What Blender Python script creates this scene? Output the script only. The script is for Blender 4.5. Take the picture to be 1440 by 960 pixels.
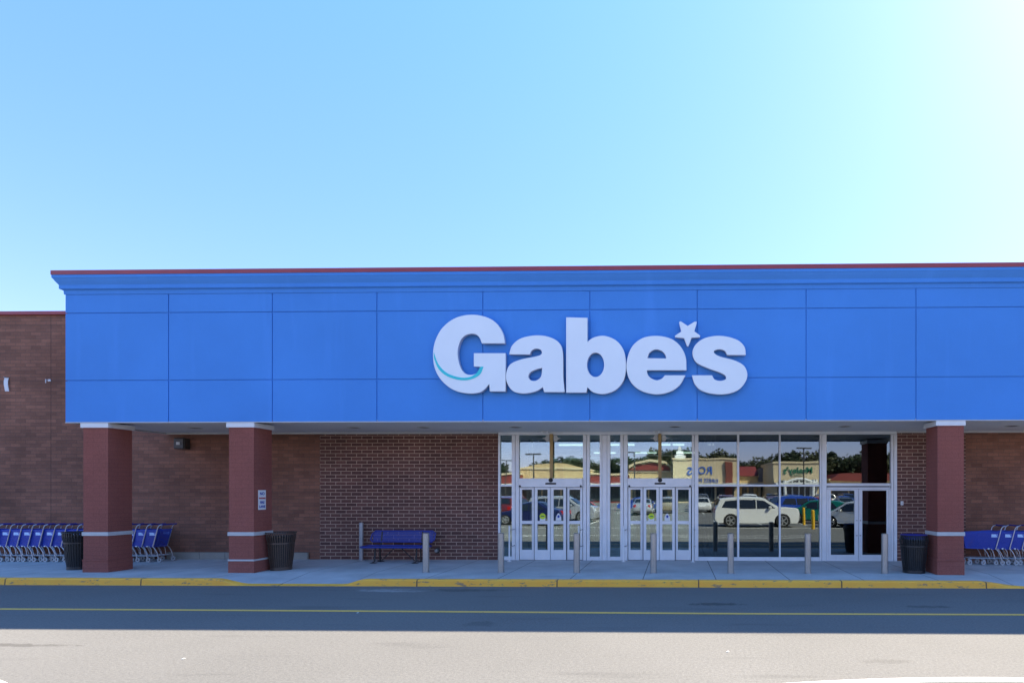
import bpy, bmesh, math, random
from math import radians as R, sin, cos, pi
from mathutils import Vector, Matrix
random.seed(7)
S = bpy.context.scene
for o in list(bpy.data.objects): bpy.data.objects.remove(o, do_unlink=True)
C = S.collection

# ------------------------------------------------------------------ camera
YAW = R(1.2); F = 800.0; PPX = 933.0; HOR = 691.0; EYE = 2.10
cam = bpy.data.objects.new('camera', bpy.data.cameras.new('camera')); C.objects.link(cam)
cam.data.sensor_width = 36; cam.data.lens = F/1440*36
cam.data.shift_x = (720-PPX)/1440; cam.data.shift_y = (HOR-480)/1440
cam.location = (0, 0, EYE); cam.rotation_euler = (R(90), 0, YAW)
cam.data.clip_start = 0.1; cam.data.clip_end = 3000
S.camera = cam

# ------------------------------------------------------------------ light
SUN = Vector((1.22, 1.0, 1.54)).normalized()
ELEV = math.asin(SUN.z); AZ = math.atan2(SUN.x, SUN.y)
w = bpy.data.worlds.new('World'); S.world = w; w.use_nodes = True
nt = w.node_tree; nt.nodes.clear()
sky = nt.nodes.new('ShaderNodeTexSky'); sky.sky_type = 'NISHITA'; sky.sun_disc = False
sky.sun_elevation = ELEV; sky.sun_rotation = AZ
sky.air_density = 1.0; sky.dust_density = 0.35; sky.ozone_density = 3.0; sky.altitude = 50
bg = nt.nodes.new('ShaderNodeBackground'); bg.inputs[1].default_value = 0.15
wo = nt.nodes.new('ShaderNodeOutputWorld')
hsv = nt.nodes.new('ShaderNodeHueSaturation'); hsv.inputs['Saturation'].default_value = 1.45; hsv.inputs['Value'].default_value = 1.0
gam = nt.nodes.new('ShaderNodeGamma'); gam.inputs[1].default_value = 0.66
nt.links.new(sky.outputs[0], gam.inputs[0]); nt.links.new(gam.outputs[0], hsv.inputs['Color']); tint = nt.nodes.new('ShaderNodeMix'); tint.data_type = 'RGBA'; tint.blend_type = 'MULTIPLY'; tint.inputs[0].default_value = 1.0; geo = nt.nodes.new('ShaderNodeTexCoord'); sep = nt.nodes.new('ShaderNodeSeparateXYZ'); ramp = nt.nodes.new('ShaderNodeValToRGB')
ramp.color_ramp.elements[0].position = 0.0; ramp.color_ramp.elements[0].color = (.92, .73, 1.0, 1); ramp.color_ramp.elements[1].position = .5; ramp.color_ramp.elements[1].color = (.98, .905, 1.08, 1)
e3 = ramp.color_ramp.elements.new(1.0); e3.color = (.95, 1.10, 1.17, 1)
nt.links.new(geo.outputs['Generated'], sep.inputs[0]); nt.links.new(sep.outputs[2], ramp.inputs[0]); nt.links.new(ramp.outputs[0], tint.inputs[7])
nt.links.new(hsv.outputs[0], tint.inputs[6]); nt.links.new(tint.outputs[2], bg.inputs[0]); nt.links.new(bg.outputs[0], wo.inputs[0])
sl = bpy.data.lights.new('sun', 'SUN'); sl.energy = 4.2; sl.angle = R(0.53); sl.color = (1.0, 0.885, 0.70)
so = bpy.data.objects.new('sun', sl); C.objects.link(so)
so.rotation_euler = SUN.to_track_quat('Z', 'Y').to_euler(); so.location = (20, 20, 40)
S.view_settings.view_transform = 'Standard'; S.view_settings.look = 'None'
S.view_settings.gamma = 1; S.view_settings.exposure = 2.0; S.view_settings.use_curve_mapping = False

# ------------------------------------------------------------------ picture measurements -> metres
def PX(px, Y):
    u = (px-PPX)/F
    return Y*(u*cos(YAW)-sin(YAW))/(cos(YAW)+u*sin(YAW))
def PZ(px, py, Y):
    x = PX(px, Y); return EYE+(HOR-py)/F*(-x*sin(YAW)+Y*cos(YAW))
YF = 13.45      # front of the blue fascia
YW = 16.18      # brick wall and storefront
YC = 12.50      # kerb face
WALK = 0.15     # sidewalk height
SOF = 3.80      # soffit height
TOP = 7.38      # parapet height
WTOP = 7.34     # brick wing parapet

# ------------------------------------------------------------------ materials
def srgb(r, g, b):
    f = lambda c: (c/255/12.92) if c/255 <= .04045 else ((c/255+.055)/1.055)**2.4
    return (f(r), f(g), f(b), 1)
MAT = {}
def mat(name, col=(.5,.5,.5), rough=.6, metal=0, noise=0, nscale=8, bump=0, bscale=60, spec=.5, coat=0, dirt=None):
    m = bpy.data.materials.new(name); m.use_nodes = True; n = m.node_tree
    b = n.nodes['Principled BSDF']
    b.inputs['Base Color'].default_value = (*col[:3], 1); b.inputs['Roughness'].default_value = rough
    b.inputs['Metallic'].default_value = metal; b.inputs['Specular IOR Level'].default_value = spec
    b.inputs['Coat Weight'].default_value = coat
    tc = n.nodes.new('ShaderNodeTexCoord')
    if noise:
        nz = n.nodes.new('ShaderNodeTexNoise'); nz.inputs['Scale'].default_value = nscale; nz.inputs['Detail'].default_value = 6
        n.links.new(tc.outputs['Object'], nz.inputs['Vector'])
        mr = n.nodes.new('ShaderNodeMapRange'); mr.inputs[1].default_value = .3; mr.inputs[2].default_value = .7
        mr.inputs[3].default_value = 1-noise; mr.inputs[4].default_value = 1+noise
        n.links.new(nz.outputs[0], mr.inputs[0])
        hs = n.nodes.new('ShaderNodeHueSaturation'); hs.inputs['Color'].default_value = (*col[:3], 1)
        n.links.new(mr.outputs[0], hs.inputs['Value']); n.links.new(hs.outputs[0], b.inputs['Base Color'])
    if bump:
        nb = n.nodes.new('ShaderNodeTexNoise'); nb.inputs['Scale'].default_value = bscale; nb.inputs['Detail'].default_value = 4
        n.links.new(tc.outputs['Object'], nb.inputs['Vector'])
        bp = n.nodes.new('ShaderNodeBump'); bp.inputs['Strength'].default_value = bump; bp.inputs['Distance'].default_value = .01
        n.links.new(nb.outputs[0], bp.inputs['Height']); n.links.new(bp.outputs[0], b.inputs['Normal'])
    MAT[name] = m; return m
class NT:
    """tiny helper for hand-wired materials"""
    def __init__(s, name):
        s.m = bpy.data.materials.new(name); s.m.use_nodes = True; s.n = s.m.node_tree; s.b = s.n.nodes['Principled BSDF']; MAT[name] = s.m
        s.tc = s.n.nodes.new('ShaderNodeTexCoord')
    def new(s, t): return s.n.nodes.new('ShaderNode'+t)
    def ln(s, a, b): s.n.links.new(a, b)
    def noise(s, scale, detail=6, vec=None, rough=.55):
        z = s.new('TexNoise'); z.inputs['Scale'].default_value = scale; z.inputs['Detail'].default_value = detail; z.inputs['Roughness'].default_value = rough
        s.ln(vec or s.tc.outputs['Object'], z.inputs['Vector']); return z.outputs[0]
    def rng(s, a, lo, hi, o0, o1, smooth=False):
        m = s.new('MapRange'); m.inputs[1].default_value = lo; m.inputs[2].default_value = hi; m.inputs[3].default_value = o0; m.inputs[4].default_value = o1
        if smooth: m.interpolation_type = 'SMOOTHSTEP'
        s.ln(a, m.inputs[0]); return m.outputs[0]
    def mth(s, op, a, b=None):
        m = s.new('Math'); m.operation = op
        for i, v in enumerate((a, b)):
            if v is None: continue
            if isinstance(v, (int, float)): m.inputs[i].default_value = v
            else: s.ln(v, m.inputs[i])
        return m.outputs[0]
    def mix(s, fac, a, b, mode='MIX'):
        m = s.new('Mix'); m.data_type = 'RGBA'; m.blend_type = mode
        for i, v in ((0, fac), (6, a), (7, b)):
            if isinstance(v, (int, float)): m.inputs[i].default_value = v
            elif isinstance(v, tuple): m.inputs[i].default_value = (*v[:3], 1)
            else: s.ln(v, m.inputs[i])
        return m.outputs[2]
    def bump(s, h, strength, dist):
        b = s.new('Bump'); b.inputs['Strength'].default_value = strength; b.inputs['Distance'].default_value = dist
        s.ln(h, b.inputs['Height']); s.ln(b.outputs[0], s.b.inputs['Normal'])
    def mapped(s, rx=0, sc=(1,1,1), loc=(0,0,0)):
        m = s.new('Mapping'); m.inputs['Rotation'].default_value = (rx, 0, 0); m.inputs['Scale'].default_value = sc; m.inputs['Location'].default_value = loc
        s.ln(s.tc.outputs['Object'], m.inputs['Vector']); return m.outputs[0]

def brick(name, c1, c2, mortar, msize, var=.25, bands=False):
    t = NT(name)
    sx = t.new('SeparateXYZ'); t.ln(t.tc.outputs['Object'], sx.inputs[0])
    cb = t.new('CombineXYZ'); t.ln(t.mth('ADD', sx.outputs[0], sx.outputs[1]), cb.inputs[0])
    t.ln(t.mth('SUBTRACT', sx.outputs[2], WALK), cb.inputs[1])
    k = t.new('TexBrick'); t.ln(cb.outputs[0], k.inputs['Vector'])
    k.inputs['Color1'].default_value = (*c1, 1); k.inputs['Color2'].default_value = (*c2, 1); k.inputs['Mortar'].default_value = (*mortar, 1)
    k.inputs['Scale'].default_value = 1; k.inputs['Mortar Size'].default_value = msize; k.inputs['Mortar Smooth'].default_value = .3
    k.inputs['Bias'].default_value = 0; k.inputs['Brick Width'].default_value = .3048; k.inputs['Row Height'].default_value = .1016
    n1 = t.rng(t.noise(.9, 5), .3, .7, 1-var, 1+var); n2 = t.rng(t.noise(40, 4), .3, .7, .85, 1.15)
    hs = t.new('HueSaturation'); t.ln(k.outputs['Color'], hs.inputs['Color']); t.ln(t.mth('MULTIPLY', n1, n2), hs.inputs['Value'])
    b3 = t.new('TexBrick')
    for q in ('Scale', 'Mortar Size', 'Brick Width', 'Row Height'): b3.inputs[q].default_value = k.inputs[q].default_value
    b3.inputs['Color1'].default_value = (.80, .80, .82, 1); b3.inputs['Color2'].default_value = (1.13, 1.10, 1.08, 1); b3.inputs['Mortar'].default_value = (1, 1, 1, 1); b3.offset_frequency = 2
    o3 = t.new('VectorMath'); o3.operation = 'ADD'; o3.inputs[1].default_value = (.3048*40, .1016*26, 0); t.ln(cb.outputs[0], o3.inputs[0]); t.ln(o3.outputs[0], b3.inputs['Vector'])
    hs2 = t.mix(1.0 if var > .1 else .15, hs.outputs[0], b3.outputs['Color'], 'MULTIPLY')
    # reddish and sooty patches of single bricks
    st = t.mix(t.rng(t.noise(.35, 3), .5, .75, 0, .35), hs2, (c1[0]*1.15, c1[1]*.95, c1[2]*.85))
    if bands:   # vertical control joints and weathered courses
        jx = t.mth('ABSOLUTE', t.mth('SUBTRACT', t.mth('MODULO', t.mth('ADD', sx.outputs[0], 60-2.2), 6.1), 3.0))
        st = t.mix(t.rng(jx, .008, .016, .45, 0), st, (.03, .024, .022))
        bz = t.mth('ABSOLUTE', t.mth('SUBTRACT', t.mth('MODULO', t.mth('ADD', sx.outputs[2], .35), 1.6256), .8))
        st = t.mix(t.rng(bz, .045, .06, .14, 0), st, (.05, .038, .036))
    t.ln(st, t.b.inputs['Base Color']); t.b.inputs['Roughness'].default_value = .85; t.b.inputs['Specular IOR Level'].default_value = .25
    t.bump(t.mth('ADD', t.mth('SUBTRACT', 1, k.outputs['Fac']), t.mth('MULTIPLY', t.noise(90, 3), .25)), .7 if var > .1 else .3, .008 if var > .1 else .004)
    return t.m
brick('brick_wing', (.220, .102, .066), (.262, .122, .080), (.135, .088, .068), .006, .22, True)
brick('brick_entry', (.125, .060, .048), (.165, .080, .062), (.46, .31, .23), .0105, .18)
brick('brick_column', (.265, .088, .066), (.270, .090, .068), (.205, .070, .054), .004, .099)

def asphalt():
    t = NT('asphalt')
    base = t.mix(t.rng(t.noise(.22, 6), .3, .7, 0, 1), (.138, .134, .126), (.170, .165, .155))
    fine = t.rng(t.noise(26, 5, rough=.85), .30, .70, .70, 1.30)
    spk = t.rng(t.noise(48, 2), .60, .72, 0, .35)
    hs = t.new('HueSaturation'); t.ln(base, hs.inputs['Color']); t.ln(fine, hs.inputs['Value'])
    c = t.mix(spk, hs.outputs[0], (.30, .28, .25))
    # oil drips and tyre-polished streaks running along the lane
    st = t.noise(1.0, 5, t.mapped(sc=(.35, 2.4, 1)))
    c = t.mix(t.rng(st, .60, .74, 0, .30), c, (.055, .053, .052))
    c = t.mix(t.rng(t.noise(1.0, 5, t.mapped(sc=(.2, 1.6, 1), loc=(7, 3, 0))), .6, .75, 0, .15), c, (.17, .16, .145))
    # thin cracks
    v = t.new('TexVoronoi'); v.feature = 'DISTANCE_TO_EDGE'; v.inputs['Scale'].default_value = .16
    ws = t.new('VectorMath'); ws.operation = 'ADD'; t.ln(t.tc.outputs['Object'], ws.inputs[0])
    nz = t.new('TexNoise'); nz.inputs['Scale'].default_value = 1.2; nz.inputs['Detail'].default_value = 6; t.ln(t.tc.outputs['Object'], nz.inputs['Vector']); t.ln(nz.outputs[1], ws.inputs[1])
    t.ln(ws.outputs[0], v.inputs['Vector'])
    c = t.mix(t.rng(v.outputs['Distance'], .0, .0022, .0, 0), c, (.03, .03, .03))
    sx = t.new('SeparateXYZ'); t.ln(t.tc.outputs['Object'], sx.inputs[0]); wob = t.noise(5, 6, None, .7)
    for cx, cy, rx, ry, col, f in ((.75, 10.65, .55, .17, (.04, .04, .04), .6), (4.6, 10.5, .50, .13, (.05, .05, .05), .5), (-5.9, 12.0, .95, .22, (.42, .41, .39), .55), (-4.9, 12.05, 1.5, .18, (.05, .05, .05), .45), (-3.1, 9.0, .3, .2, (.05, .05, .05), .3), (6.3, 9.1, .4, .15, (.05, .05, .05), .3), (-9.6, 7.6, 1.6, .10, (.055, .05, .045), .5), (2.6, 7.1, .35, .12, (.06, .055, .05), .25)):
        ex = t.mth('POWER', t.mth('DIVIDE', t.mth('SUBTRACT', sx.outputs[0], cx), rx), 2); ey = t.mth('POWER', t.mth('DIVIDE', t.mth('SUBTRACT', sx.outputs[1], cy), ry), 2)
        dd = t.mth('ADD', t.mth('ADD', ex, ey), t.mth('MULTIPLY', t.mth('SUBTRACT', wob, .5), 3.5))
        c = t.mix(t.rng(dd, .2, 1.1, f, 0, True), c, col)
    t.ln(c, t.b.inputs['Base Color']); t.b.inputs['Roughness'].default_value = .9; t.b.inputs['Specular IOR Level'].default_value = .25
    t.bump(t.noise(60, 5), .6, .008)
asphalt()
def concrete(name, col, joints=None):
    t = NT(name)
    base = t.mix(t.rng(t.noise(1.4, 7), .3, .7, 0, 1), tuple(c*.85 for c in col), tuple(min(1, c*1.12) for c in col))
    c = t.mix(t.rng(t.noise(.6, 6, t.mapped(sc=(1, 2.2, 1))), .54, .7, 0, .35), base, tuple(c*.62 for c in col))
    hs = t.new('HueSaturation'); t.ln(c, hs.inputs['Color']); t.ln(t.rng(t.noise(70, 3), .3, .7, .9, 1.1), hs.inputs['Value'])
    c = hs.outputs[0]
    if joints:
        sx = t.new('SeparateXYZ'); t.ln(t.tc.outputs['Object'], sx.inputs[0])
        j = t.mth('ABSOLUTE', t.mth('SUBTRACT', t.mth('MODULO', t.mth('ADD', sx.outputs[0], 60+joints[1]), joints[0]), joints[0]/2))
        c = t.mix(t.rng(j, .008, .014, .75, 0), c, (.06, .06, .06))
        j2 = t.mth('ABSOLUTE', t.mth('SUBTRACT', sx.outputs[1], 14.35))
        c = t.mix(t.rng(j2, .008, .014, .45, 0), c, (.08, .08, .08))
    t.ln(c, t.b.inputs['Base Color']); t.b.inputs['Roughness'].default_value = .85
    t.bump(t.noise(90, 3), .25, .004)
concrete('concrete', (.46, .46, .46), (1.63, .22)); concrete('plinth_concrete', (.33, .30, .25)); concrete('pale_concrete', (.42, .40, .36))
def kerb_paint():
    t = NT('kerb_paint')
    n = t.noise(9, 8, t.mapped(sc=(.5, 1, 1.6)), .7)
    y = t.mix(t.rng(t.noise(2.5, 5), .3, .7, 0, 1), (1.0, .44, .045), (1.0, .50, .055))
    c = t.mix(t.rng(n, .565, .64, 0, .8), y, (.20, .17, .13))
    sx = t.new('SeparateXYZ'); t.ln(t.tc.outputs['Object'], sx.inputs[0])
    j = t.mth('ABSOLUTE', t.mth('SUBTRACT', t.mth('MODULO', t.mth('ADD', sx.outputs[0], 60+.33), 3.12), 1.56))
    c = t.mix(t.rng(j, .010, .018, .9, 0), c, (.06, .05, .04))
    t.ln(c, t.b.inputs['Base Color']); t.b.inputs['Roughness'].default_value = .7; t.bump(n, .4, .006)
kerb_paint()
def worn_paint(name, col, thr=.6):
    t = NT(name)
    n = t.noise(22, 7, None, .7)
    c = t.mix(t.rng(n, thr, thr+.08, 0, .8), col, (.11, .10, .095))
    t.ln(c, t.b.inputs['Base Color']); t.b.inputs['Roughness'].default_value = .75
worn_paint('white_line_paint', (.74, .73, .70), .62); worn_paint('yellow_line_paint', (.85, .50, .10), .58)
def stucco(name, col):
    t = NT(name)
    a = tuple(c*.94 for c in col); b2 = tuple(min(1, c*1.05) for c in col)
    c = t.mix(t.rng(t.noise(.55, 6), .3, .7, 0, 1), a, b2)
    c = t.mix(t.rng(t.noise(1.2, 6, t.mapped(sc=(2.2, 1, .22))), .56, .8, 0, .35), c, tuple(min(1, x*1.2+.02) for x in col))
    hs = t.new('HueSaturation'); t.ln(c, hs.inputs['Color']); t.ln(t.rng(t.noise(55, 3), .3, .7, .965, 1.035), hs.inputs['Value'])
    t.ln(hs.outputs[0], t.b.inputs['Base Color']); t.b.inputs['Roughness'].default_value = .75; t.b.inputs['Specular IOR Level'].default_value = .3
    t.bump(t.noise(75, 4), .35, .004)
stucco('blue_stucco', (.066, .255, .66)); stucco('soffit_paint', (.74, .72, .68)); stucco('cream_stucco', (.62, .50, .32)); stucco('tan_stucco', (.58, .42, .22))
mat('red_metal', (.30, .045, .055), .45, noise=.08, nscale=2)
mat('white_trim', (.72, .72, .70), .5, noise=.05, nscale=5)
mat('gray_trim', (.50, .50, .48), .5, noise=.06, nscale=5)
mat('sign_white', (.78, .84, .86), .35, noise=.015, nscale=2, coat=.2)
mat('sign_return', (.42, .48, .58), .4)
mat('sign_teal', (.03, .60, .62), .4)
mat('aluminium', (.74, .75, .75), .38, metal=.15, noise=.05, nscale=4)
mat('aluminium_dark', (.10, .10, .11), .5)
mat('steel', (.40, .39, .36), .38, metal=.8, noise=.05, nscale=9)
mat('galvanised', (.36, .37, .38), .45, metal=.5, noise=.12, nscale=12)
mat('chrome_wire', (.46, .46, .47), .35, metal=.75)
mat('cart_blue', (.035, .070, .44), .42, noise=.06, nscale=6)
mat('cart_blue_dark', (.05, .05, .30), .5)
mat('cart_label', (.50, .66, .90), .5)
mat('rubber', (.03, .03, .03), .8); mat('wheel_grey', (.42, .42, .42), .6)
mat('bench_blue', (.022, .035, .25), .42, noise=.08, nscale=10)
mat('bench_leg', (.030, .024, .020), .5)
mat('can_black', (.022, .021, .021), .42, noise=.1); mat('can_brown', (.075, .048, .034), .42, noise=.1); mat('liner_blue', (.03, .03, .22), .45)
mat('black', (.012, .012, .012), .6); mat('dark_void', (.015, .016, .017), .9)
mat('white_paint', (.78, .78, .76), .5); mat('bronze', (.045, .036, .030), .5, noise=.1)
mat('sign_blue_ink', (.02, .06, .35), .6); mat('sign_red_ink', (.45, .02, .02), .6)
mat('sticker_yellow', (.62, .75, .03), .5); mat('sticker_blue', (.03, .14, .5), .5)
mat('wood_tan', (.42, .27, .10), .6, noise=.15, nscale=6)
mat('interior_wall', (.34, .42, .40), .8, noise=.1, nscale=2); mat('interior_floor', (.30, .29, .27), .5, noise=.1); mat('interior_dark', (.05, .055, .055), .8)
mat('roofing', (.12, .12, .12), .9, noise=.1)
mat('red_roof', (.20, .032, .025), .6, noise=.12, nscale=1); mat('slate_roof', (.16, .15, .17), .7, noise=.15, nscale=2)
mat('brick_pier_red', (.20, .055, .04), .85, noise=.1)
mat('sign_green', (.01, .16, .09), .5); mat('sign_deep_blue', (.02, .12, .5), .5)
mat('shop_glass', (.03, .04, .045), .12, spec=.8)
mat('tyre', (.02, .02, .02), .85); mat('alloy', (.60, .60, .60), .3, metal=.7)
mat('car_glass', (.012, .014, .016), .06, spec=.8); mat('lamp_red', (.4, .01, .01), .2); mat('lamp_clear', (.7, .7, .7), .15)
for nm, c in dict(white=(.76,.75,.72), blue=(.015,.07,.42), green=(.01,.22,.15), silver=(.42,.42,.43), red=(.42,.02,.02), navy=(.02,.03,.12), black=(.02,.02,.02), maroon=(.16,.02,.02), grey=(.16,.16,.17), tan=(.35,.29,.20)).items():
    mat('car_'+nm, c, .28, coat=.8, metal=.0 if nm in('white','red') else .35)
mat('bark', (.09, .065, .045), .9, noise=.25, nscale=6)
mat('bollard_yellow', (.75, .42, .02), .5, noise=.06)
mat('pole_dark', (.05, .045, .04), .5)
def leaf(name, col):
    t = NT(name)
    oi = t.new('ObjectInfo'); g = t.new('NewGeometry')
    c = t.mix(t.rng(t.noise(1.1, 4), .3, .7, 0, 1), tuple(x*.55 for x in col), tuple(x*1.35 for x in col))
    t.ln(c, t.b.inputs['Base Color']); t.b.inputs['Roughness'].default_value = .7
    t.b.inputs['Subsurface Weight'].default_value = 0
leaf('leaf_dark', (.022, .038, .012)); leaf('leaf_mid', (.040, .055, .018)); leaf('leaf_olive', (.055, .060, .022))
def glass(name, refl, tint, edge=.9):
    m = bpy.data.materials.new(name); m.use_nodes = True; n = m.node_tree; n.nodes.clear()
    o = n.nodes.new('ShaderNodeOutputMaterial'); mx = n.nodes.new('ShaderNodeMixShader')
    g = n.nodes.new('ShaderNodeBsdfGlossy'); g.inputs['Roughness'].default_value = 0.012; g.inputs['Color'].default_value = (.84, .97, 1, 1)
    tc = n.nodes.new('ShaderNodeTexCoord'); nz = n.nodes.new('ShaderNodeTexNoise'); nz.inputs['Scale'].default_value = .9; nz.inputs['Detail'].default_value = 1
    bp = n.nodes.new('ShaderNodeBump'); bp.inputs['Strength'].default_value = .11; bp.inputs['Distance'].default_value = .012
    n.links.new(tc.outputs['Object'], nz.inputs['Vector']); n.links.new(nz.outputs[0], bp.inputs['Height']); n.links.new(bp.outputs[0], g.inputs['Normal'])
    t = n.nodes.new('ShaderNodeBsdfTransparent'); t.inputs['Color'].default_value = (*tint, 1)
    lw = n.nodes.new('ShaderNodeLayerWeight'); lw.inputs['Blend'].default_value = .35
    mr = n.nodes.new('ShaderNodeMapRange'); mr.inputs[3].default_value = refl; mr.inputs[4].default_value = edge
    n.links.new(lw.outputs['Fresnel'], mr.inputs[0]); n.links.new(mr.outputs[0], mx.inputs[0])
    n.links.new(t.outputs[0], mx.inputs[1]); n.links.new(g.outputs[0], mx.inputs[2]); n.links.new(mx.outputs[0], o.inputs[0])
    MAT[name] = m
glass('store_glass', .16, (.80, .88, .85)); glass('inner_glass', .06, (.75, .85, .83)); glass('dark_glass', .13, (.35, .38, .38))
def emit(name, col, s):
    m = bpy.data.materials.new(name); m.use_nodes = True; b = m.node_tree.nodes['Principled BSDF']
    b.inputs['Base Color'].default_value = (*col, 1); b.inputs['Emission Color'].default_value = (*col, 1); b.inputs['Emission Strength'].default_value = s; MAT[name] = m
emit('tube_light', (1, .98, .92), .45); mat('pack_lens', (.45, .43, .38), .3)

# ------------------------------------------------------------------ mesh helpers
class MB:
    def __init__(s): s.bm = bmesh.new()
    def box(s, x0, x1, y0, y1, z0, z1, bevel=0, M=None):
        v = [s.bm.verts.new((x, y, z)) for x in (x0, x1) for y in (y0, y1) for z in (z0, z1)]
        if M is not None:
            for q in v: q.co = M @ q.co
        fs = [(0,1,3,2), (4,6,7,5), (0,4,5,1), (2,3,7,6), (0,2,6,4), (1,5,7,3)]
        f = [s.bm.faces.new([v[i] for i in q]) for q in fs]
        if bevel:
            ed = list({e for q in f for e in q.edges})
            bmesh.ops.bevel(s.bm, geom=ed, offset=bevel, segments=2, affect='EDGES', profile=.5)
        return s
    def cyl(s, p, q, r, r2=None, n=12, cap=True):
        p = Vector(p); q = Vector(q); d = q-p; r2 = r if r2 is None else r2
        m = Matrix.Translation((p+q)/2) @ d.to_track_quat('Z', 'Y').to_matrix().to_4x4()
        bmesh.ops.create_cone(s.bm, cap_ends=cap, segments=n, radius1=r, radius2=r2, depth=d.length, matrix=m); return s
    def tube(s, pts, r, n=8, closed=False):
        pts = [Vector(p) for p in pts]; rings = []; N = len(pts)
        prev = None
        for i, p in enumerate(pts):
            a = pts[(i-1) % N] if (i > 0 or closed) else p; b = pts[(i+1) % N] if (i < N-1 or closed) else p
            t = (b-a).normalized()
            up = prev if prev is not None else (Vector((0,0,1)) if abs(t.z) < .9 else Vector((1,0,0)))
            u = (up-t*up.dot(t)); u = u.normalized() if u.length > 1e-6 else t.orthogonal().normalized(); v = t.cross(u); prev = u
            rings.append([s.bm.verts.new(p+(u*cos(2*pi*k/n)+v*sin(2*pi*k/n))*r) for k in range(n)])
        for i in range(N if closed else N-1):
            A, B = rings[i], rings[(i+1) % N]
            for k in range(n): s.bm.faces.new((A[k], A[(k+1) % n], B[(k+1) % n], B[k]))
        if not closed: s.bm.faces.new(rings[0][::-1]); s.bm.faces.new(rings[-1])
        return s
    def lathe(s, prof, c=(0,0,0), n=32):
        rings = [[s.bm.verts.new((c[0]+r*cos(2*pi*k/n), c[1]+r*sin(2*pi*k/n), c[2]+z)) for k in range(n)] for r, z in prof]
        for A, B in zip(rings, rings[1:]):
            for k in range(n): s.bm.faces.new((A[k], A[(k+1) % n], B[(k+1) % n], B[k]))
        return s
    def prism(s, pts, a, b, axis='y'):
        """closed outline (u,v) pushed along an axis from a to b"""
        f = {'y': lambda u, v, t: (u, t, v), 'x': lambda u, v, t: (t, u, v), 'z': lambda u, v, t: (u, v, t)}[axis]
        A = [s.bm.verts.new(f(u, v, a)) for u, v in pts]; B = [s.bm.verts.new(f(u, v, b)) for u, v in pts]
        n = len(pts); s.bm.faces.new(A); s.bm.faces.new(B[::-1])
        for k in range(n): s.bm.faces.new((A[k], B[k], B[(k+1) % n], A[(k+1) % n]))
        return s
    def quad(s, *p): s.bm.faces.new([s.bm.verts.new(q) for q in p]); return s
    def build(s, name, m, parent=None, smooth=False, fix=True):
        if fix: bmesh.ops.recalc_face_normals(s.bm, faces=s.bm.faces)
        me = bpy.data.meshes.new(name); s.bm.to_mesh(me); s.bm.free()
        for q in (m if isinstance(m, (list, tuple)) else [m]): me.materials.append(MAT[q])
        if smooth:
            me.polygons.foreach_set('use_smooth', [True]*len(me.polygons))
            try: me.set_sharp_from_angle(angle=R(35))
            except Exception: pass
        o = bpy.data.objects.new(name, me); C.objects.link(o)
        if parent: o.parent = parent
        return o
def tag(o, label=None, cat=None, group=None, kind=None):
    if label: o['label'] = label
    if cat: o['category'] = cat
    if group: o['group'] = group
    if kind: o['kind'] = kind
    return o
def thing(name, label, cat, loc=(0,0,0), rz=0, group=None):
    o = bpy.data.objects.new(name, None); C.objects.link(o); o.location = loc; o.rotation_euler = (0, 0, rz); o.empty_display_size = .2
    return tag(o, label, cat, group)
def dup(o, loc=None, rz=None, label=None, group=None, parent=None):
    c = o.copy(); C.objects.link(c); c.parent = parent
    if loc is not None: c.location = loc
    if rz is not None: c.rotation_euler = (0, 0, rz)
    if label: c['label'] = label
    if group: c['group'] = group
    for ch in list(o.children): dup(ch, parent=c)
    return c
def outline(pts, k=6):
    """points (x, y, corner?) -> smooth closed outline, straight between corners"""
    out = []; n = len(pts)
    for i in range(n):
        p1, p2 = pts[i], pts[(i+1) % n]; c1, c2 = len(p1) > 2, len(p2) > 2
        out.append((p1[0], p1[1]))
        if c1 and c2: continue
        p0 = p1 if c1 else pts[(i-1) % n]; p3 = p2 if c2 else pts[(i+2) % n]
        for j in range(1, k):
            t = j/k; q = []
            for a in (0, 1):
                m1 = (p2[a]-p0[a])/2 if not c1 else (p2[a]-p1[a])*.9; m2 = (p3[a]-p1[a])/2 if not c2 else (p2[a]-p1[a])*.9
                h = (2*t**3-3*t*t+1)*p1[a]+(t**3-2*t*t+t)*m1+(-2*t**3+3*t*t)*p2[a]+(t**3-t*t)*m2
                q.append(h)
            out.append(tuple(q))
    return out
def curve_mesh(name, loops, depth, bevel, m, parent, front_y):
    cu = bpy.data.curves.new('tmp', 'CURVE'); cu.dimensions = '2D'; cu.fill_mode = 'BOTH'; cu.extrude = depth/2; cu.bevel_depth = bevel; cu.bevel_resolution = 1
    for lp in loops:
        sp = cu.splines.new('POLY'); sp.points.add(len(lp)-1); sp.use_cyclic_u = True
        for q, (x, z) in zip(sp.points, lp): q.co = (x, z, 0, 1)
    t = bpy.data.objects.new('tmp', cu); C.objects.link(t)
    me = bpy.data.meshes.new_from_object(t.evaluated_get(bpy.context.evaluated_depsgraph_get()))
    bpy.data.objects.remove(t); me.name = name
    me.transform(Matrix.Rotation(R(90), 4, 'X')); me.transform(Matrix.Translation((0, front_y+depth/2, 0)))
    me.materials.clear()
    for q in (m if isinstance(m, (list, tuple)) else [m]): me.materials.append(MAT[q])
    if isinstance(m, (list, tuple)):
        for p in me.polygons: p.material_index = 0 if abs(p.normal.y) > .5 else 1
    o = bpy.data.objects.new(name, me); C.objects.link(o)
    if parent: o.parent = parent
    return o
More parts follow.
